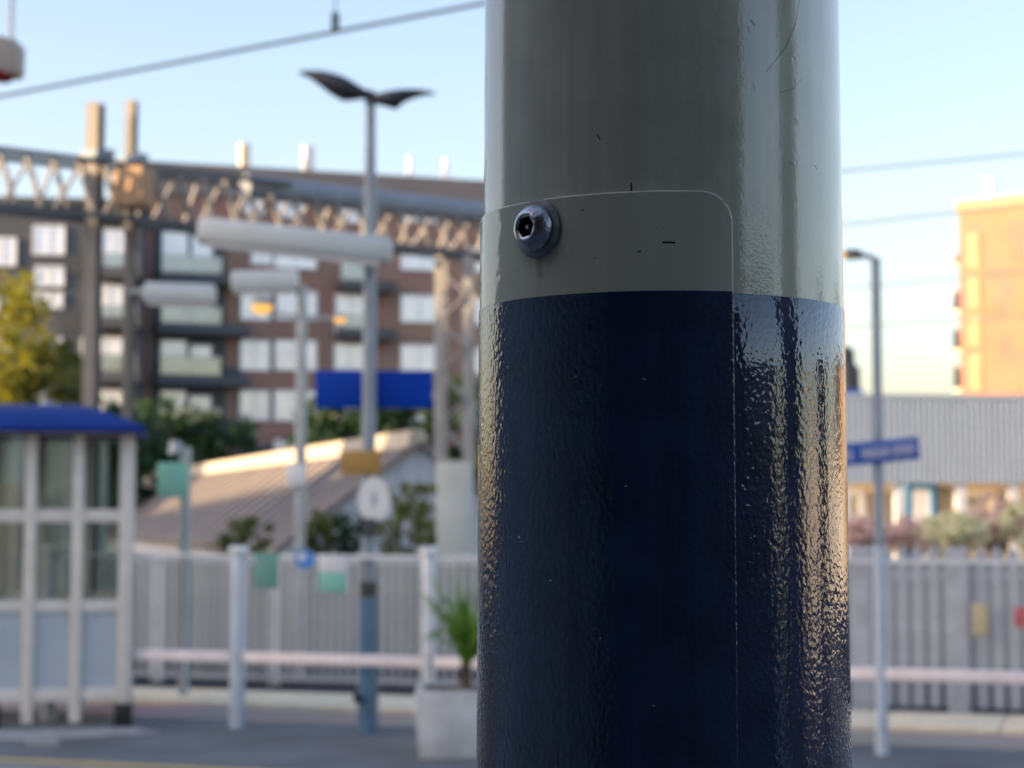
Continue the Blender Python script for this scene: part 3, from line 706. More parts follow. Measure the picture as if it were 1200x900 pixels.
# palisade on the right
NP_ = 15.9
pf = thing('palisade_fence', 'grey steel palisade fence of wide pales below the pink flowers', 'fence', tuple(EN(0, NP_)), R_(-18))
a0, a1 = fl(930, NP_)[0], fl(1330, NP_)[0]
pale = MB(); pale.prism([(-0.045, 0, 0.05), (0.045, 0, 0.05), (0.045, 0, 1.30), (0, 0, 1.38), (-0.045, 0, 1.30)], (0, 0.02, 0))
pale_o = pale.build('pale', MT['palisade'], pf); pale_o.location = (a0, 0, 0)
for k in range(1, int((a1 - a0) / 0.128)): inst(pale_o, pf, (a0 + k * 0.128, 0, 0))
for z in (0.25, 1.1): MB().box(a0, a1, 0.022, 0.06, z, z + 0.05).build('rail', MT['palisade'], pf)
for px in (1008, 1121, 1260):
    s = fl(px, NP_)[0]; MB().box(s - 0.085, s + 0.085, -0.06, -0.002, 0, 1.36).build('post', MT['palisade'], pf)
# low rendered wall behind
gw = MB().prism([EN(-30, 20.5, 0), EN(0.6, 20.5, 0), EN(0.6, 20.75, 0), EN(-30, 20.75, 0)], (0, 0, 1.12)).build('rendered_wall', MT['render_grey'])
tag(gw, 'long grey green rendered wall behind the bar railing', 'wall')
gw2 = MB().prism([EN(1.2, 19.0, 0), EN(30, 19.0, 0), EN(30, 19.25, 0), EN(1.2, 19.25, 0)], (0, 0, 0.74)).build('rendered_wall', MT['slate'])  # shadow behind the pales is put into the dark wall colour
tag(gw2, 'low wall behind the steel palisade fence, with the shadow there put into its dark colour', 'wall')

# ------------------------------------------------------------------ signs on the fences
def board(name, label, cat, px0, px1, py0, py1, Y, mat, mat2=None, split=0.5, t=0.02, tilt=0.0, mount=True):
    a = P(px0, py1, Y); c = P(px1, py0, Y)
    o = thing(name, label, cat, ((a.x + c.x) / 2, Y, a.z))
    o.rotation_euler = (0, tilt, 0)
    hx = (c.x - a.x) / 2; h = c.z - a.z
    if mat2:
        MB().box(-hx, hx, 0, t, h * split + 0.001, h).build('panel', mat, o, bevel=0.003)
        MB().box(-hx, hx, 0.001, t, 0, h * split - 0.001).build('panel', mat2, o, bevel=0.003)
    else:
        MB().box(-hx, hx, 0, t, 0, h).build('panel', mat, o, bevel=0.003)
    if mount:
        MB().box(-hx * 0.7, hx * 0.7, t + 0.001, t + 0.02, h * 0.4, h * 0.55).build('bracket', MT['galv'], o)
    return o
def nf_y(px): return fl(px, NF)[1]
board('fence_sign', 'dark green notice hung on the mesh fence right of the thick post', 'sign', 298, 326, 648, 690, nf_y(312) - 0.06, MT['dark_green'])
board('fence_sign', 'white over mint green notice hung on the mesh fence', 'sign', 373, 406, 650, 694, nf_y(390) - 0.06, MT['sign_white'], MT['green'], 0.52)
ow = thing('round_fence_sign', 'small round light blue sign on the mesh fence', 'sign', tuple(P(357, 668, nf_y(357) - 0.05)))
MB().disc((0, 0, 0.08), 0.075, t=0.015).build('disc', MT['sky_blue'], ow)
MB().disc((-0.02, -0.006, 0.10), 0.03, t=0.005).build('symbol', MT['sign_white'], ow)
board('fence_poster', 'cream poster on the palisade pales', 'poster', 1140, 1157, 707, 744, fl(1148, NP_)[1] - 0.11, MT['poster_yellow'])
board('fence_poster', 'red poster on the palisade pales near the edge of the view', 'poster', 1190, 1210, 712, 735, fl(1198, NP_)[1] - 0.11, MT['red'])

# ------------------------------------------------------------------ winged lamp post with its signs
YL = 14.2
pl = P(432, 600, YL)
wl = thing('winged_lamp_post', 'tall blue based lamp post with two dark wing shaped lamp heads', 'lamp post', (pl.x, YL, 0))
def zz(py, Y=YL): return P(600, py, Y).z
MB().tube([(0, 0, 0), (0, 0, zz(700))], 0.078, 20).build('base', MT['mid_blue'], wl, smooth=40)
MB().tube([(0, 0, zz(700) + 0.001), (0, 0, zz(682))], 0.066, 20).build('collar', MT['black'], wl, smooth=40)
MB().tube([(0, 0, zz(681.5)), (0, 0, zz(300)), (0, 0, zz(116))], [0.056, 0.05, 0.035], 20).build('pole', MT['post_grey'], wl, smooth=40)
MB().box(-0.10, -0.05, -0.10, -0.02, zz(822), zz(812)).build('door_lock', MT['black'], wl)
def wing(prof):
    """wing lamp head lofted through (px, top py, bottom py, half width) stations"""
    b = MB(); n = 14; vs = []; fs = []
    for (px, ty, by, wd) in prof:
        x = (px - 429.5) / F * YL; zt_, zb_ = zz(ty), zz(by); zm = (zt_ + zb_) / 2; h = (zt_ - zb_) / 2
        for k in range(n):
            a = 2 * math.pi * k / n
            vs.append((x, math.copysign(abs(math.cos(a)) ** 0.75, math.cos(a)) * wd, zm + math.copysign(abs(math.sin(a)) ** 0.8, math.sin(a)) * h))
    m = len(prof)
    for i in range(m - 1):
        for k in range(n): fs.append((i * n + k, i * n + (k + 1) % n, (i + 1) * n + (k + 1) % n, (i + 1) * n + k))
    fs.append(tuple(range(n))); fs.append(tuple((m - 1) * n + k for k in range(n)))
    return b.add(vs, fs)
zr = zz(114)
wing([(344, 84, 86, 0.02), (358, 83, 92, 0.06), (370, 83.5, 101, 0.10), (382, 86, 110, 0.13), (396, 90, 117.5, 0.14), (406, 95, 117, 0.13), (416, 101, 115.5, 0.10), (424, 105, 115.5, 0.06), (431, 108, 116, 0.04)]).build('lamp_head', MT['dark_lamp'], wl, smooth=55)
wing([(429, 110, 121, 0.04), (438, 110, 122.5, 0.07), (447, 108.5, 124, 0.11), (456, 107, 127, 0.13), (461, 106.5, 126, 0.13), (468, 106, 119, 0.12), (480, 105.5, 114, 0.09), (492, 106, 111.5, 0.06), (506, 108.5, 110.5, 0.02)]).build('lamp_head', MT['dark_lamp'], wl, smooth=55)
MB().tube([(0, 0, zr - 0.05), (0, 0, zr + 0.05)], [0.05, 0.03], 14).build('hub', MT['dark_lamp'], wl)
# the trough lantern lashed to the same post
def trough(name, label, a, c, r, post_px=None, Y=YL):
    a = Vector(a); c = Vector(c); o = thing(name, label, 'lantern', tuple(a)); d = c - a
    u = d.normalized()
    b = MB(); n = 16; vs = []; fs = []
    side = u.cross(Vector((0, 0, 1))).normalized(); up = side.cross(u)
    for i, (t, k_) in enumerate(((0, 0.8), (0.02, 1), (0.97, 1), (1, 0.75))):
        for k in range(n):
            an = 2 * math.pi * k / n
            cx_ = math.copysign(abs(math.cos(an)) ** 0.6, math.cos(an)); cz_ = math.copysign(abs(math.sin(an)) ** 0.6, math.sin(an))
            vs.append(d * t + side * (cx_ * r * 0.9 * k_) + up * (cz_ * r * k_))
    for i in range(3):
        for k in range(n): fs.append((i * n + k, i * n + (k + 1) % n, (i + 1) * n + (k + 1) % n, (i + 1) * n + k))
    fs.append(tuple(range(n))); fs.append(tuple(3 * n + k for k in range(n)))
    b.add(vs, fs).build('housing', MT['lantern'], o, smooth=45)
    MB().bar(d * 0.06 - up * r * 1.02, d * 0.94 - up * r * 1.02, r * 1.1, 0.02).build('diffuser', MT['sign_white'], o)
    return o
trough('trough_lantern', 'long pale trough lantern slung in front of the winged lamp post', P(233, 270, 14.0), P(459, 295, 14.0), 0.105)
# blue board behind the post, ochre sign and round plate in front
board('blue_sign', 'plain royal blue sign board crossed by the winged lamp post', 'sign', 369, 507, 434, 478, YL + 0.08, MT['royal'], t=0.04)
board('ochre_sign', 'ochre brown sign low on the winged lamp post', 'sign', 400, 447, 528, 556, YL - 0.085, MT['ochre'])
rs = thing('oval_sign', 'oval off white number plate below the ochre sign', 'sign', tuple(P(438, 612, YL - 0.085)))
MB().disc((0, 0, 0.17), 0.17, t=0.012, sx=0.72).build('plate', MT['sign_white'], rs)
MB().box(-0.012, 0.012, -0.004, -0.001, 0.12, 0.22).build('numeral', MT['galv'], rs)
rb = MB().box(-0.05, 0.05, -0.075, 0.02, -0.12, -0.02); 
MB().box(-0.035, 0.035, 0.013, 0.03, 0.0, 0.3).build('bracket', MT['galv'], rs)
cb = thing('junction_box', 'small dark box strapped on the post under the oval plate', 'box', tuple(P(432, 628, YL - 0.10)))
MB().box(-0.055, 0.055, -0.03, 0.04, 0, 0.13).build('case', MT['dark_lamp'], cb, bevel=0.006)
MB().box(-0.045, 0.045, -0.036, -0.031, 0.01, 0.12).build('lid', MT['frame_dark'], cb)

# ------------------------------------------------------------------ planter and spiky plant
b0 = P(545, 878, 13.0)
pn = thing('planter', 'square pale grey planter against the fence beside the banded column', 'planter', (b0.x, 13.0, 0))
b = MB(); hw, hb, hp = 0.33, 0.30, 0.455
vs = [(-hb, -hb, 0), (hb, -hb, 0), (hb, hb, 0), (-hb, hb, 0), (-hw, -hw, hp), (hw, -hw, hp), (hw, hw, hp), (-hw, hw, hp),
      (-hw + 0.04, -hw + 0.04, hp), (hw - 0.04, -hw + 0.04, hp), (hw - 0.04, hw - 0.04, hp), (-hw + 0.04, hw - 0.04, hp),
      (-hw + 0.05, -hw + 0.05, hp - 0.05), (hw - 0.05, -hw + 0.05, hp - 0.05), (hw - 0.05, hw - 0.05, hp - 0.05), (-hw + 0.05, hw - 0.05, hp - 0.05)]
fs = [(3, 2, 1, 0)] + [(l + k, l + (k + 1) % 4, l + 4 + (k + 1) % 4, l + 4 + k) for l in (0, 4, 8) for k in range(4)] + [(12, 13, 14, 15)]
b.add(vs, fs).build('pot', MT['planter'], pn, bevel=0.006)
MB().box(-hw + 0.055, hw - 0.055, -hw + 0.055, hw - 0.055, hp - 0.045, hp - 0.015).build('soil', MT['soil'], pn)
pp = thing('spiky_plant', 'spiky green cordyline growing in the pale planter', 'plant', (b0.x, 13.0, hp - 0.015))
MB().tube([(0, 0, 0), (0.01, 0, 0.08), (0, 0, 0.16)], [0.05, 0.04, 0.04], 10).build('stem', MT['bark'], pp, smooth=50)
rnd = random.Random(3)
for k in range(46):
    az = rnd.uniform(0, 2 * math.pi); lean = rnd.uniform(0.1, 1.15); L_ = rnd.uniform(0.45, 0.8); w_ = rnd.uniform(0.016, 0.03)
    b = MB(); vs = []; fs = []; n = 6
    dv = Vector((math.cos(az), math.sin(az), 0)); sd = Vector((-dv.y, dv.x, 0)); p = Vector((0, 0, 0.08 + rnd.uniform(0, 0.1))); an = lean * 0.45
    for i in range(n + 1):
        ww = w_ * math.sin(math.pi * (0.15 + 0.85 * i / n)) + 0.001
        up_ = dv * -math.sin(an + 0) * 0.0
        vs += [p - sd * ww, p + Vector((0, 0, -ww * 0.5)), p + sd * ww]
        p = p + (dv * math.sin(an) + Vector((0, 0, 1)) * math.cos(an)) * (L_ / n); an += lean * 0.28
    for i in range(n):
        for j in range(2): fs.append((i * 3 + j, i * 3 + j + 1, i * 3 + 4 + j, i * 3 + 3 + j))
    b.add(vs, fs).build('leaf', MT['leaf_spike'], pp, smooth=60, fix=False)

# ------------------------------------------------------------------ foliage
def leaves(b, c, rad, n_clump, per, size, rnd, squash=0.5, shell=0.55):
    c = Vector(c)
    for i in range(n_clump):
        while True:
            q = Vector((rnd.uniform(-1, 1), rnd.uniform(-1, 1), rnd.uniform(-1, 1)))
            if shell * rnd.random() < q.length < 1: break
        cc = c + Vector((q.x * rad[0], q.y * rad[1], q.z * rad[2]))
        cr = rnd.uniform(0.12, 0.26) * max(rad)
        for j in range(per):
            g_ = Vector((rnd.gauss(0, 1), rnd.gauss(0, 1), rnd.gauss(0, 0.8))) * cr * 0.5
            p = cc + g_
            nrm_ = Vector((rnd.gauss(0, 1), rnd.gauss(0, 1), rnd.gauss(0.5, 1))).normalized()
            u = nrm_.orthogonal().normalized(); u.rotate(Matrix.Rotation(rnd.uniform(0, 6.28), 3, nrm_)); v = nrm_.cross(u)
            s = size * rnd.uniform(0.6, 1.3)
            b.add([p - u * s, p + v * s * 0.5 + nrm_ * s * 0.1, p + u * s, p - v * s * 0.5], [(0, 1, 2, 3)])
def tree(name, label, base, h_trunk, crown_c, rad, mat, seed, n_clump=70, per=26, size=0.09, cat='tree', group=None):
    rnd = random.Random(seed); base = Vector(base)
    o = thing(name, label, cat, tuple(base), 0, group)
    cc = Vector(crown_c) - base
    tr = MB(); top = Vector((cc.x * 0.8, cc.y * 0.8, cc.z))
    r0 = max(0.035, 0.055 * rad[2])
    tr.tube([(0, 0, -0.02), (top.x * 0.3, top.y * 0.3, h_trunk * 0.6), top], [r0, r0 * 0.75, r0 * 0.3], 10)
    for k in range(6):
        a = rnd.uniform(0, 6.28); s = Vector((top.x * 0.4, top.y * 0.4, h_trunk * rnd.uniform(0.7, 1.0)))
        e = cc + Vector((math.cos(a) * rad[0] * 0.6, math.sin(a) * rad[1] * 0.6, rnd.uniform(-0.3, 0.5) * rad[2]))
        tr.tube([s, (s + e) / 2 + Vector((0, 0, 0.1)), e], [r0 * 0.45, r0 * 0.3, r0 * 0.1], 6)
    tr.build('trunk', MT['bark'], o, smooth=60)
    b = MB(); leaves(b, cc, rad, n_clump, per, size, rnd)
    b.build('crown', mat, o, fix=False)
    return o
c = P(30, 420, 36)
tree('leafy_tree', 'yellow green sunlit tree rising behind the blue shelter roof', (c.x, 36, 0), 2.5, (c.x - 0.35, 36, 4.85), (0.85, 1.1, 1.45), MT['leaf_yellow'], 11, 60, 30, 0.10)
c = P(78, 440, 37)
tree('leafy_tree', 'lower dark green tree just right of the yellow green tree behind the shelter', (c.x, 37, 0), 1.8, (c.x - 0.4, 36.6, 3.95), (1.05, 0.9, 1.15), MT['leaf_mid'], 12, 70, 26, 0.1)
for i, (px, py, Y, rx, rz, lab) in enumerate([
        (150, 540, 62, 1.3, 1.9, 'dark green tree just right of the shelter roof end'),
        (185, 530, 90, 2.0, 2.7, 'dark green tree behind the small green sign'),
        (222, 528, 90, 1.8, 2.3, 'dark tree right of the green sign, beyond the long roof'),
        (262, 536, 90, 1.9, 2.0, 'low dark tree above the middle of the long roof'),
        (385, 512, 84, 1.8, 1.9, 'dark tree just left of the winged lamp post beyond the roof'),
        (440, 500, 84, 1.9, 2.2, 'dark tree right behind the winged lamp post'),
        (488, 500, 84, 2.1, 2.3, 'dark tree above the gable, left of the lattice column'),
        (560, 500, 84, 2.3, 2.6, 'dark tree behind the lattice column')]):
    c = P(px, py, Y); tree('dark_tree', lab, (c.x, Y, 0), 2.0, (c.x, Y, c.z), (rx, rx, rz), MT['leaf_dark'], 30 + i, 60, 22, 0.22, group='dark trees in front of the apartments')
for i, (px, py, Y, rx, rz, m_, lab) in enumerate([
        (288, 634, 25, 0.40, 0.28, 'leaf_olive', 'low olive bush behind the fence below the long roof'),
        (372, 628, 26, 0.22, 0.35, 'leaf_olive', 'small olive bush left of the winged lamp post'),
        (408, 628, 26.5, 0.28, 0.42, 'leaf_dark', 'dark bush just left of the oval plate'),
        (470, 612, 26, 0.48, 0.55, 'leaf_olive', 'large olive bush before the grey gable'),
        (505, 605, 27, 0.42, 0.62, 'leaf_olive', 'tall olive bush between gable and lattice column')]):
    c = P(px, py, Y); tree('garden_bush', lab, (c.x, Y, 0), 0.8, (c.x, Y, c.z), (rx, rx, rz), MT[m_], 50 + i, 34, 24, 0.05, 'bush', 'bushes behind the far platform')

# ------------------------------------------------------------------ long low building with the golden roof
rn = P(490, 515, 34.0); zr_ = rn.z
rd = Vector((-0.306, 0.952, 0)); lf = Vector((-0.952, -0.306, 0))
LEN, SPAN, DROP = 46.0, 2.62, 1.95
lo_ = thing('long_low_building', 'long low building with a sunlit tan roof and pale grey gable', 'building', (rn.x, rn.y, 0), math.atan2(rd.y, rd.x))
# local x along the ridge, local y to the sunny side
MB().prism([(-0.15, 0, zr_), (-0.15, SPAN, zr_ - DROP), (-0.15, SPAN, zr_ - DROP - 0.12), (-0.15, 0, zr_ - 0.12)], (LEN, 0, 0)).build('roof_slope', MT['roof_tan'], lo_)
MB().prism([(-0.15, -0.002, zr_), (-0.15, -SPAN, zr_ - DROP), (-0.15, -SPAN, zr_ - DROP - 0.12), (-0.15, -0.002, zr_ - 0.12)], (LEN, 0, 0)).build('roof_slope', MT['roof_tan'], lo_)
for k in range(38):
    x = -0.12 + k * 1.2
    MB().bar((x, 0.03, zr_ + 0.0), (x, SPAN - 0.02, zr_ - DROP + 0.015), 0.05, 0.05).build('roof_seam', MT['roof_tan'], lo_)
MB().prism([(-0.2, -0.16, zr_ + 0.0), (-0.2, 0, zr_ + 0.2), (-0.2, 0.2, zr_ + 0.16), (-0.2, 0.26, zr_ - 0.16)], (LEN, 0, 0)).build('ridge_cap', MT['ridge'], lo_)
nbd = 14
for k in range(nbd):
    y0 = -SPAN + 0.1 + k * (2 * SPAN - 0.2) / nbd; y1 = y0 + (2 * SPAN - 0.2) / nbd - 0.015
    zt0 = zr_ - 0.14 - DROP * abs(y0) / SPAN; zt1 = zr_ - 0.14 - DROP * abs(y1) / SPAN
    MB().prism([(0, y0, 0), (0, y1, 0), (0, y1, zt1), (0, y0, zt0)], (0.05, 0, 0)).build('gable_board', MT['gable'], lo_)
MB().box(0.06, LEN - 0.4, -SPAN + 0.1, SPAN - 0.25, 0, zr_ - DROP - 0.13).build('wall', MT['gable'], lo_)

# ------------------------------------------------------------------ apartment buildings
def facade(px0, Y0, tanb):
    p0 = P(px0, 600, Y0); d = Vector((1, tanb, 0)).normalized()
    def sz_(px, py):
        s, Y = on_line(px, (p0.x, Y0), d); return s, P(600, py, Y).z
    return p0, d, sz_
p0, d_, fz = facade(160, 104, 0.33)
ap = thing('apartment_building', 'brown brick apartment building with rows of white windows and balconies', 'building', (p0.x, 104, 0), math.atan2(d_.y, d_.x))
sR = fz(690, 400)[0]; zTop = fz(160, 189)[1]; zPar = fz(160, 226)[1]
MB().box(0, sR, 0, 6, -0.02, zPar).build('wall', MT['brick'], ap)
MB().box(-0.25, sR + 0.25, -0.25, 6.2, zPar + 0.002, zTop).build('parapet', MT['parapet'], ap)
def window(root, fz_, r, dark=False, mull=1, dep=0.0):
    s0, z1 = fz_(r[0], r[1]); s1, z0 = fz_(r[2], r[3])
    fw = 0.09
    b = MB().box(s0, s1, -0.10 - dep, -dep, z1 - fw, z1).box(s0, s1, -0.10 - dep, -dep, z0, z0 + fw)
    b.box(s0, s0 + fw, -0.10 - dep, -dep, z0 + fw, z1 - fw).box(s1 - fw, s1, -0.10 - dep, -dep, z0 + fw, z1 - fw)
    for k in range(mull):
        x = s0 + (s1 - s0) * (k + 1) / (mull + 1); b.box(x - 0.04, x + 0.04, -0.09 - dep, -dep, z0 + fw, z1 - fw)
    f = b.build('window', MT['frame_dark'] if dark else MT['frame_white'], root)
    MB().box(s0 + fw, s1 - fw, -0.05 - dep, -0.02 - dep, z0 + fw, z1 - fw).build('pane', MT['pane'], f)
def balcony(root, fz_, px0, px1, py_top, py_bot, g0=None, g1=None, depth=1.5):
    s0, z0 = fz_(px0, py_bot); s1, _ = fz_(px1, py_bot); _, z1 = fz_(px0, py_top)
    sl_ = MB().box(s0, s1, -depth, -0.001, z0, z0 + 0.55).build('balcony', MT['slate'], root)
    a = fz_(g0 or px0, 400)[0]; c_ = fz_(g1 or px1, 400)[0]
    n = max(1, int((c_ - a) / 1.2))
    for k in range(n):
        x = a + (c_ - a) * k / n
        MB().box(x + 0.02, x + (c_ - a) / n - 0.02, -depth + 0.03, -depth + 0.06, z0 + 0.56, z1).build('balustrade_pane', MT['balcony_glass'], sl_)
    MB().box(a, c_, -depth + 0.01, -depth + 0.08, z1 + 0.001, z1 + 0.06).build('handrail', MT['galv'], sl_)
rows = {  # column: list of rectangles
    'C': [(320, 229, 353, 256), (318, 288, 369, 316), (321, 340, 370, 376), (320, 398, 370, 435), (320, 457, 370, 494), (320, 515, 370, 545)],
    'B': [(283, 232, 306, 252), (291, 288, 316, 311), (279, 341, 315, 376), (279, 398, 315, 435), (279, 457, 315, 493)],
    'D': [(392, 240, 425, 262), (398, 305, 422, 332), (391, 344, 426, 392), (390, 402, 426, 434), (390, 473, 426, 497)],
    'E': [(468, 240, 512, 262), (468, 288, 513, 318), (468, 345, 513, 379), (468, 403, 513, 437), (468, 461, 513, 494)],
    'F': [(545, 290, 590, 320), (545, 348, 590, 382), (545, 406, 590, 440), (545, 464, 590, 497)]}
for k_, rs_ in rows.items():
    for r in rs_: window(ap, fz, r)
# balcony stack on the left with dark recess panels
s0, zlo = fz(176, 530); s1, zhi = fz(262, 262)
MB().box(s0, s1, -0.05, -0.001, zlo, zhi).build('recess_panel', MT['slate'], ap)
for (wt, wb) in ((270, 322), (338, 384), (398, 447), (457, 507)):
    window(ap, fz, (185, wt, 217, wb), mull=0, dep=0.055); window(ap, fz, (220, wt + 6, 246, wb), mull=0, dep=0.055)
for (bt, bb) in ((303, 333), (362, 392), (420, 452), (480, 512)):
    balcony(ap, fz, 178, 286, bt, bb, 182, 252)
for (bt, bb) in ((312, 342), (372, 398)):
    balcony(ap, fz, 393, 458, bt, bb, 393, 430)
# grey storey panels between floors on the right half
for (a, c_, t, bt) in ((226, 282, 430, 452), (222, 300, 492, 522), (280, 372, 522, 548)):
    s0, z1 = fz(a, t); s1, z0 = fz(c_, bt); MB().box(s0, s1, -0.03, -0.002, z0, z1).build('cladding_panel', MT['slate'], ap)
for (px, t, bt, wpx, m_) in ((291, 165, 196, 12, 'cream_wall'), (368, 168, 199, 13, 'frame_white'), (490, 181, 208, 5, 'frame_white'), (533, 183, 211, 5, 'frame_white')):
    s, z1 = fz(px, t); hw_ = wpx / 2 * 108 / F
    MB().box(s - hw_, s + hw_, 2.0, 2.0 + 2 * hw_, zTop + 0.001, z1 + 0.25).build('roof_vent', MT[m_], ap, bevel=0.05)
# dark wing to the left
q0, e_, gz = facade(-110, 99, 0.12)
lw = thing('apartment_building', 'dark slate clad apartment wing behind the shelter and tree', 'building', (q0.x, 99, 0), math.atan2(e_.y, e_.x))
sR = gz(161, 400)[0]; zt_ = gz(20, 240)[1]
MB().box(0, sR, 0, 12, -0.02, zt_).build('wall', MT['slate'], lw)
MB().box(-0.2, sR + 0.2, -0.2, 12.2, zt_ + 0.002, zt_ + 0.4).build('roof', MT['frame_dark'], lw)
for r in [(33, 264, 71, 299), (-20, 278, 14, 312), (36, 312, 71, 336), (37, 342, 70, 362), (114, 269, 143, 322), (101, 333, 144, 374), (92, 395, 145, 420), (97, 457, 146, 490), (35, 395, 70, 425), (33, 455, 70, 488), (-25, 340, 12, 372), (-25, 398, 12, 430), (-80, 280, -45, 312), (-80, 340, -45, 372)]:
    window(lw, gz, r)
for (bt, bb) in ((302, 328), (362, 386), (418, 449), (485, 512)):
    balcony(lw, gz, 104, 164, bt, bb, 108, 160)
s0, z1 = gz(72, 250); s1, z0 = gz(98, 520)
for (t, bt) in ((300, 322), (362, 392), (425, 450)):
    s0, z1 = gz(68, t); s1, z0 = gz(110, bt); MB().box(s0, s1, -0.06, -0.002, z0, z1).build('cladding_panel', MT['frame_dark'], lw)

# ------------------------------------------------------------------ overhead line gantry
g0 = Vector((-0.36, 24.0, 0)); gd = Vector((-0.799, -0.602, 0)).normalized()     # runs to the left and nearer
gq = thing('overhead_gantry', 'railway gantry of lattice boom, tube boom, masts and laced column', 'gantry', (g0.x, g0.y, 0), math.atan2(gd.y, gd.x))
def gs(px): return on_line(px, (g0.x, g0.y), gd)
sEnd = gs(-90)[0]; s_tube = gs(283)[0]; s_col = gs(533)[0]
zT, zB = 5.52, 4.92
hd = 0.22
for y in (-hd, hd):
    MB().bar((s_tube - 0.5, y, zT), (sEnd, y, zT), 0.062).build('chord', MT['gantry_dark'], gq)
    MB().bar((-0.9, y, zB), (sEnd, y, zB), 0.062).build('chord', MT['gantry_dark'], gq)
MB().tube([(-1.6, 0, zT - 0.04), (s_tube, 0, zT - 0.04)], 0.145, 24).build('tube_boom', MT['gantry_tube'], gq, smooth=40)
MB().tube([(-1.6, 0, zT - 0.06), (-0.1, 0, zT - 0.06)], 0.20, 24).build('sleeve', MT['gantry_tube'], gq, smooth=40)
s = -0.2; k = 0
while s < sEnd - 0.3:
    step = 0.30
    top = zT - 0.04 if s > s_tube else zT - 0.16
    MB().bar((s + 0.17, hd, top), (s, hd, zB + 0.04), 0.085, 0.03).build('lacing_bar', MT['gantry'], gq)
    MB().bar((s, -hd, top), (s + 0.17 + (0.12 if k % 2 else 0), -hd, zB + 0.04), 0.06, 0.03).build('lacing_bar', MT['gantry'], gq)
    s += step; k += 1
for px, wpx, ty in ((105, 16, 121), (148, 11, 118)):
    s_, Y_ = gs(px); hw_ = wpx / 2 * Y_ / F
    zt2 = P(600, ty, Y_).z
    b = MB(); b.box(s_ - hw_, s_ + hw_, -hw_, -hw_ * 0.7, 0, zt2).box(s_ - hw_, s_ + hw_, hw_ * 0.7, hw_, 0, zt2).box(s_ - hw_ * 0.25, s_ + hw_ * 0.25, -hw_ * 0.69, hw_ * 0.69, 0, zt2)
    ra = R_(-18) - math.atan2(gd.y, gd.x)
    mrot = Matrix.Translation((s_, 0, 0)) @ Matrix.Rotation(ra, 4, 'Z') @ Matrix.Translation((-s_, 0, 0))
    b.v = [tuple(mrot @ Vector(v)) for v in b.v]
    mo = b.build('mast', MT['mast'], gq)
    MB().box(s_ - hw_ * 1.5, s_ + hw_ * 1.5, -hd - 0.05, hd + 0.05, zT + 0.045, zT + 0.14).build('clamp', MT['gantry_tube'], mo)
s_, Y_ = gs(133); fbx = MB().box(-0.2, 0.2, -0.12, 0.12, zB + 0.1, zT - 0.06)
fr_ = Matrix.Translation((s_, hd + 0.17, 0)) @ Matrix.Rotation(R_(-24) - math.atan2(gd.y, gd.x), 4, 'Z')
fbx.v = [tuple(fr_ @ Vector(v)) for v in fbx.v]
fbx.build('feeder_box', MT['cream_dim'], gq, bevel=0.02)
# laced column
cw = 0.18
s_ = s_col
ra = R_(-8) - math.atan2(gd.y, gd.x)
crot = Matrix.Translation((s_, 0, 0)) @ Matrix.Rotation(ra, 4, 'Z') @ Matrix.Translation((-s_, 0, 0))
def turned(b):
    b.v = [tuple(crot @ Vector(v)) for v in b.v]; return b
for (i, j) in ((-1, -1), (1, -1), (-1, 1), (1, 1)):
    turned(MB().box(s_ + i * cw - 0.045, s_ + i * cw + 0.045, j * cw - 0.045, j * cw + 0.045, 2.3, zB - 0.04 if j else 5.2)).build('column_leg', MT['column'], gq)
z = 2.4; k = 0
while z < 4.6:
    for j in (-1, 1):
        a = (s_ - cw * (1 if k % 2 else -1), j * (cw + 0.058), z); c_ = (s_ + cw * (1 if k % 2 else -1), j * (cw + 0.058), z + 0.33)
        turned(MB().bar(a, c_, 0.06, 0.02)).build('lacing_bar', MT['column'], gq)
        a = (s_ + j * (cw + 0.055), -cw * (1 if k % 2 else -1), z); c_ = (s_ + j * (cw + 0.055), cw * (1 if k % 2 else -1), z + 0.33)
        turned(MB().bar(a, c_, 0.02, 0.05)).build('lacing_bar', MT['column'], gq)
    z += 0.33; k += 1
turned(MB().box(s_ - 0.20, s_ + 0.20, -0.2, 0.2, 0, 2.29)).build('plinth', MT['plinth'], gq, bevel=0.02)

# ------------------------------------------------------------------ other lamp posts
def lamp_post(name, label, px, Y, zt, r, mat, base=None):
    c = P(px, 600, Y); o = thing(name, label, 'lamp post', (c.x, Y, 0))
    MB().tube([(0, 0, base[1] if base else 0), (0, 0, zt)], r, 16).build('pole', mat, o, smooth=40)
    if base: MB().tube([(0, 0, 0), (0, 0, base[1] - 0.001)], base[0], 16).build('base', MT['pale_blue'], o, smooth=40)
    return o
Y2 = 19.0
lp = lamp_post('double_lamp_post', 'slim grey post with two lit amber lamps on a cross arm', 352, Y2, P(600, 335, Y2).z, 0.055, MT['galv'])
za = P(600, 371, Y2).z
def lx(px, Y, px0): return P(px, 600, Y).x - P(px0, 600, Y).x
MB().bar((lx(300, Y2, 352), 0, za + 0.06), (-0.056, 0, za), 0.035).build('arm', MT['galv'], lp)
MB().bar((0.056, 0, za), (lx(402, Y2, 352), 0, za - 0.03), 0.035).build('arm', MT['galv'], lp)
for (px, py, r) in ((305, 359, 0.105), (397, 374, 0.06)):
    c = P(px, py, Y2); x = lx(px, Y2, 352)
    hdm = Matrix.Translation((x, 0, c.z))
    h_ = MB().lathe([(r * 1.05, 0.012), (r * 0.9, r * 0.55), (r * 0.4, r * 0.9), (0.002, r)], 20, hdm).build('lamp_hood', MT['galv'], lp, smooth=60)
    MB().lathe([(r, 0.01), (r * 0.9, -r * 0.45), (r * 0.5, -r * 0.68), (0.002, -r * 0.75)], 20, hdm).build('lamp_lens', MT['lit'], h_, smooth=60)
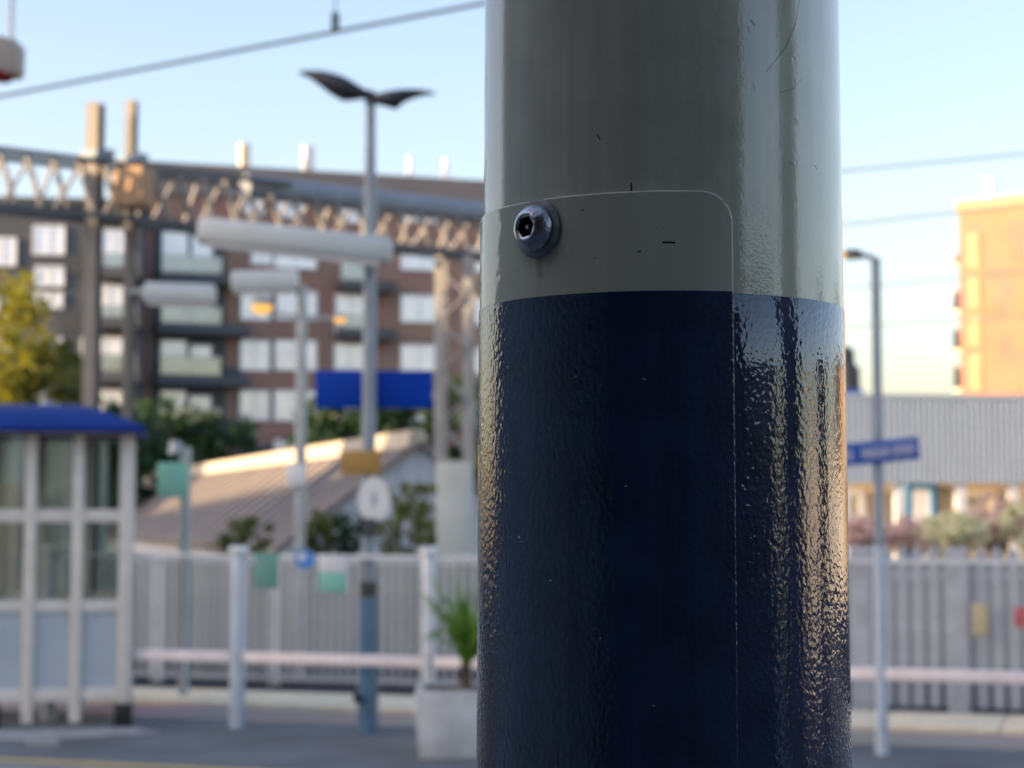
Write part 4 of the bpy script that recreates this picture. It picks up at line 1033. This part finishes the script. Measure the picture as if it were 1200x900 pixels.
trough('trough_lantern', 'short pale trough lantern on top of the amber lamp post', P(272, 331, Y2), P(350, 329, Y2), 0.115)
board('post_sign', 'small white plate strapped low on the amber lamp post', 'sign', 336, 357, 544, 569, Y2 - 0.08, MT['sign_white'])
Y3 = 20.5
tl_ = trough('trough_lantern', 'pale trough lantern on an arm from the gantry mast, before the apartment balconies', P(170, 343, Y3), P(252, 346, Y3), 0.12)
MB().bar((0.05, 0, 0.02), P(150, 341, 20.95) - P(170, 343, Y3), 0.05).build('arm', MT['post_grey'], tl_)
# green sign on post
Y4 = 16.6
sp = lamp_post('sign_post', 'slender pale grey post carrying a green sign right of the shelter', 217, Y4, P(600, 524, Y4).z, 0.05, MT['galv'])
board('green_sign', 'mint green square sign at the top of a slender post', 'sign', 184, 220, 542, 583, Y4 - 0.075, MT['green'])
c = P(205, 525, Y4)
MB().tube([(lx(205, Y4, 217), 0, c.z - 0.05), (lx(205, Y4, 217), 0, c.z + 0.06)], [0.07, 0.05], 14).build('lamp_cap', MT['galv'], sp)
MB().bar((lx(205, Y4, 217), 0, c.z - 0.052), (0.01, 0, c.z - 0.052), 0.03).build('arm', MT['galv'], sp)
# right hand lamp post with nameboard
Y5 = 12.96
zt5 = P(600, 302, Y5).z
rp = lamp_post('lamp_post', 'grey lamp post with pale blue base and small lamp, right of the banded column', 1030, Y5, zt5, 0.034, MT['post_grey'], (0.046, P(600, 640, Y5).z))
MB().tube([(0, 0, zt5 - 0.02), (-0.05, 0, zt5 + 0.015), (lx(1012, Y5, 1030), 0, zt5 + 0.01)], 0.02, 10).build('arm', MT['galv'], rp, smooth=50)
b = MB(); xh = lx(1003, Y5, 1030)
b.lathe([(0.002, 0.05), (0.05, 0.045), (0.075, 0.015), (0.078, 0.0)], 20, Matrix.Translation((xh, 0, zt5 + 0.01)) @ Matrix.Diagonal((1.05, 0.8, 1, 1)))
hh = b.build('lamp_hood', MT['dark_lamp'], rp, smooth=60)
MB().lathe([(0.072, 0.0), (0.06, -0.02), (0.002, -0.028)], 20, Matrix.Translation((xh, 0, zt5 + 0.009)) @ Matrix.Diagonal((1.05, 0.8, 1, 1))).build('lamp_lens', MT['cream_paint'], hh, smooth=60)
MB().box(xh - 0.085, xh - 0.045, -0.04, 0.02, zt5 - 0.0, zt5 + 0.03).build('amber_glow', MT['lit'], rp)  # glowing box added for the orange glow left of the lamp
a = P(940, 544, Y5 - 0.06); c = P(1078, 519, Y5 - 0.06)
nb_ = thing('station_nameboard', 'blue station nameboard with one line of white lettering on the right lamp post', 'sign', ((a.x + c.x) / 2, Y5 - 0.06, (a.z + c.z) / 2))
nb_.rotation_euler = (0, -R_(5.5), 0)
hx = (c.x - a.x) / 2; hz = 0.076
MB().box(-hx, hx, 0, 0.022, -hz, hz).build('panel', MT['name_blue'], nb_, bevel=0.004)
MB().box(-0.02 + (P(1030, 0, Y5).x - (a.x + c.x) / 2), 0.02 + (P(1030, 0, Y5).x - (a.x + c.x) / 2), 0.023, 0.03, -hz * 0.7, hz * 0.7).build('bracket', MT['galv'], nb_)
# lettering too soft to read in the photograph: strokes in the rhythm of capital letters
rnd = random.Random(5); x = -hx + 0.03; i = 0
while x < hx - 0.05:
    wl_ = rnd.uniform(0.022, 0.034)
    if i in (6, 8): x += 0.03
    b = MB()
    b.box(x, x + 0.007, -0.003, -0.0005, -0.036, 0.036)
    if rnd.random() < 0.7: b.box(x + wl_ - 0.007, x + wl_, -0.003, -0.0005, -0.036, 0.036)
    zb_ = rnd.choice((-0.036, 0.029, -0.004)); b.box(x + 0.0075, x + wl_ - 0.0075, -0.003, -0.0005, zb_, zb_ + 0.007)
    b.build('letter', MT['sign_white'], nb_); x += wl_ + 0.011; i += 1

# hanging housing at the top left
Yh = 11.0
c = P(-14, 70, Yh)
hb_ = thing('signal_box_on_arm', 'warm grey hanging housing with a dark red lens, at the top left', 'signal', (P(-90, 600, Yh).x, Yh, 0))
bx_ = c.x - P(-90, 600, Yh).x
MB().tube([(0, 0, 0), (0, 0, c.z + 0.55)], 0.05, 14).build('post', MT['galv'], hb_, smooth=40)
MB().bar((0, 0, c.z + 0.5), (bx_ + 0.1, 0, c.z + 0.5), 0.05).build('arm', MT['galv'], hb_)
MB().tube([(lx(3, Yh, -90), 0, c.z + 0.1), (lx(3, Yh, -90), 0, c.z + 0.48)], 0.018, 10).build('hanger', MT['white_paint'], hb_, smooth=40)
zt6, zb6 = P(600, 46, Yh).z, P(600, 90, Yh).z
x1 = lx(15, Yh, -90)
MB().prism([(x1 - 0.34, -0.1, zb6), (x1 - 0.02, -0.1, zb6), (x1, -0.1, zb6 + 0.03), (x1, -0.1, zt6 - 0.03), (x1 - 0.1, -0.1, zt6), (x1 - 0.34, -0.1, zt6 + 0.01)], (0, 0.2, 0)).build('housing', MT['beige_box'], hb_, bevel=0.01)
MB().lathe([(0.075, 0), (0.072, -0.03), (0.05, -0.055), (0.002, -0.065)], 20, Matrix.Translation((x1 - 0.10, -0.03, zb6 + 0.02))).build('lens', MT['dark_red'], hb_, smooth=60)

# ------------------------------------------------------------------ corrugated shed with shop front
k0, kd, kz = facade(935, 45, 0.14)
sd_ = thing('corrugated_shed', 'long grey corrugated fascia over a buff shop front with blue door', 'building', (k0.x, 45, 0), math.atan2(kd.y, kd.x))
sE = kz(1460, 500)[0]; zt7 = kz(1000, 466)[1]; zb7 = kz(1000, 566)[1]
sheet_w = 1.05; s = 0
pro = [(0, 0), (0.075, 0), (0.085, -0.035), (0.14, -0.035), (0.15, 0)]
sh_src = None
while s < sE:
    if sh_src is None:
        b = MB(); pts = [(i * 0.15 + x, y) for i in range(7) for (x, y) in pro[:4]] + [(1.05, 0)]
        vs = [(x, y, z) for z in (zb7, zt7) for (x, y) in pts] + [(x, y + 0.02, z) for z in (zb7, zt7) for (x, y) in pts]
        n = len(pts); fs = []
        for k in range(n - 1): fs += [(k, k + 1, n + k + 1, n + k), (2 * n + k + 1, 2 * n + k, 3 * n + k, 3 * n + k + 1)]
        sh_src = b.add(vs, fs).build('cladding_sheet', MT['clad'], sd_, fix=False)
    else: inst(sh_src, sd_, (s, 0, 0))
    s += sheet_w
MB().box(-0.1, sE + 0.1, 0.03, 7, zt7 - 0.12, zt7 - 0.02).build('roof', MT['slate'], sd_)
MB().box(-0.1, sE + 0.1, -0.05, 0.028, zt7 + 0.002, zt7 + 0.10).build('gutter', MT['clad'], sd_)
MB().box(0, sE, 1.0, 1.2, 0, zt7 - 0.13).build('shop_wall', MT['shop_wall'], sd_)
for px in (990, 1056, 1128, 1190, 1260, 1330):
    s = kz(px, 500)[0]; MB().box(s - 0.12, s + 0.12, 0.05, 0.3, 0, zb7 - 0.001).build('shop_post', MT['frame_white'], sd_)
def shop(px0, px1, py0, py1, name, m_, pm):
    s0, z1 = kz(px0, py0); s1, z0 = kz(px1, py1)
    z0 = max(z0, 0.02); fr = MB()
    fw = 0.14
    fr.box(s0, s0 + fw, 0.90, 0.999, z0, z1).box(s1 - fw, s1, 0.90, 0.999, z0, z1).box(s0 + fw, s1 - fw, 0.90, 0.999, z1 - fw, z1)
    f = fr.build(name, m_, sd_); MB().box(s0 + fw, s1 - fw, 0.95, 0.98, z0, z1 - fw).build('pane', pm, f)
shop(1003, 1028, 574, 640, 'shop_window', MT['frame_white'], MT['cream_wall'])
shop(1078, 1114, 566, 660, 'shop_door', MT['door_blue'], MT['pane'])
shop(1140, 1185, 575, 640, 'shop_window', MT['cream_paint'], MT['shop_wall'])
shop(1040, 1052, 575, 640, 'shop_window', MT['cream_paint'], MT['pane'])
c = P(997, 466, 47)
vt = thing('roof_cowl', 'dark domed roof cowl on a blue base above the shed', 'chimney', (c.x, 47.5, zt7 - 0.019))
MB().box(-0.6, 0.34, -0.35, 0.35, 0, 0.34).build('base', MT['name_blue'], vt)
MB().lathe([(0.34, 0.341), (0.33, 0.9), (0.22, 1.0), (0.2, 1.1)], 20, Matrix.Identity(4), cap0=True, cap1=True).build('drum', MT['dark_lamp'], vt, smooth=40)
MB().lathe([(0.2, 1.101), (0.24, 1.2), (0.22, 1.36), (0.1, 1.46), (0.002, 1.48)], 20, Matrix.Translation((-0.03, 0, 0))).build('dome', MT['dark_lamp'], vt, smooth=60)

# ------------------------------------------------------------------ orange sunlit building
o0, od, oz = facade(1129, 130, -0.85)
ob = thing('apartment_building', 'sunlit orange brick apartment building at the right edge', 'building', (o0.x, 130, 0), math.atan2(od.y, od.x))
sO = oz(1330, 300)[0]; zO = oz(1130, 248)[1]
MB().box(0, sO, 0, 12, -0.02, zO).build('wall', MT['orange_brick'], ob)
MB().box(-0.15, sO + 0.1, -0.15, 12.1, zO + 0.002, zO + 0.7).build('parapet', MT['cream_dim'], ob)
for (t, bt) in ((274, 314), (324, 361), (371, 406), (416, 458), (468, 505)):
    s0, z1 = oz(1139, t); s1, z0 = oz(1154, bt)
    f = MB().box(s0, s1, -0.10, 0, z0, z1).build('window', MT['cream_dim'], ob)
    MB().box(s0 + 0.2, s1 - 0.2, -0.13, -0.101, z0 + 0.2, z1 - 0.2).build('pane', MT['cream_dim'], f)
for py in (318, 366, 411, 462):
    s0, z1 = oz(1155, py); MB().box(s0 + 0.05, sO, -0.05, -0.001, z1 - 0.12, z1 + 0.12).build('string_course', MT['orange_brick'], ob)
for (t, bt) in ((296, 310), (338, 366), (384, 412), (428, 458)):
    _, z1 = oz(1130, t); _, z0 = oz(1130, bt)
    bl = MB().box(-0.75, -0.001, 0.3, 2.2, z0, z0 + 0.2).build('balcony', MT['cream_wall'], ob)
    MB().box(-0.75, -0.70, 0.35, 2.15, z0 + 0.201, z1).build('balustrade_pane', MT['balcony_glass'], bl)
s, _ = oz(1156, 300); MB().box(s - 0.3, s + 0.3, 1.0, 1.6, zO + 0.702, oz(1156, 222)[1] + 0.9).build('chimney', MT['frame_white'], ob)

# ------------------------------------------------------------------ flowering shrubs behind the palisade
for i, (px, py, Y, rx, rz, cm, lab) in enumerate([
        (1012, 626, 22, 0.22, 0.18, 'pink', 'small pink flowering shrub next to the banded column'),
        (1070, 628, 22.5, 0.36, 0.18, 'pink', 'pink and yellow flowering shrub left of the blue door'),
        (1120, 624, 22, 0.34, 0.22, 'yellow_bloom', 'yellow flowering shrub below the blue door'),
        (1166, 612, 22.5, 0.36, 0.30, 'pink', 'tall pink flowering shrub above the cream poster'),
        (1215, 612, 22, 0.4, 0.33, 'yellow_bloom', 'yellow flowering shrub at the right edge')]):
    c = P(px, py, Y); rnd = random.Random(70 + i)
    o = tree('flowering_shrub', lab, (c.x, Y, 0), 0.9, (c.x, Y, c.z), (rx, rx, rz), MT['leaf_mid'], 80 + i, 3, 10, 0.03, 'shrub', 'flowering shrubs behind the palisade fence')
    b = MB(); leaves(b, (0, 0, c.z), (rx * 1.1, rx * 1.1, rz * 1.1), 80, 18, 0.042, rnd); o2 = b.build('blossom', MT[cm], o, fix=False); o2['kind'] = 'stuff'
    b = MB(); leaves(b, (0, 0, c.z), (rx, rx, rz), 12, 10, 0.035, rnd); o2 = b.build('blossom', MT['yellow_bloom' if cm == 'pink' else 'pink'], o, fix=False); o2['kind'] = 'stuff'

# ------------------------------------------------------------------ overhead wires
def wire(label, A, B_, ext0, ext1, r, sag=0.0, name='overhead_wire'):
    A, B_ = Vector(A), Vector(B_); d = B_ - A
    pts = [A + d * (-ext0 + (1 + ext0 + ext1) * k / 24) for k in range(25)]
    o = MB().tube([p - pts[0] for p in pts], r, 8).build(name, MT['wire'], None, smooth=60)
    o.location = pts[0]; return tag(o, label, 'wire', 'overhead railway wires')
def Z(px, py, z):
    r = ray(px, py); t = (z - EYE) / r.z; return Vector((r.x * t, r.y * t, z))
wa, wb_ = Z(0, 113, 5.0), Z(560, 5, 5.0)
wire('thick contact wire slanting across the sky at the upper left', wa, wb_, 3.0, 1.2, 0.014)
dp = Z(393, 37, 5.0)
dr = MB().tube([(0, 0, 0.0), (0, 0, 1.3)], 0.006, 8).build('wire_dropper', MT['wire'], smooth=60); dr.location = dp
MB().box(-0.028, 0.028, -0.02, 0.02, 0.016, 0.13).build('clamp', MT['wire'], dr)
tag(dr, 'short vertical dropper clamped on the contact wire at the upper left', 'wire dropper')
wire('slim catenary wire hanging above the thick contact wire at the upper left', wa + Vector((0, 0, 1.3)), wb_ + Vector((0, 0, 1.3)), 3.0, 1.2, 0.009)
wire('upper pale wire right of the banded column', Z(990, 200, 5.6), Z(1200, 180, 5.6), 3, 6, 0.016)
wire('second pale wire right of the banded column, level with the orange rooftop', Z(990, 263, 5.6), Z(1150, 245, 5.6), 3, 6, 0.02)
wire('third faint wire, crossing behind the small lamp post', Z(1040, 333, 5.6), Z(1130, 325, 5.6), 4, 6, 0.016)
wire('lowest faint wire, crossing behind the small lamp post', Z(1040, 380, 5.6), Z(1130, 375, 5.6), 4, 6, 0.016)
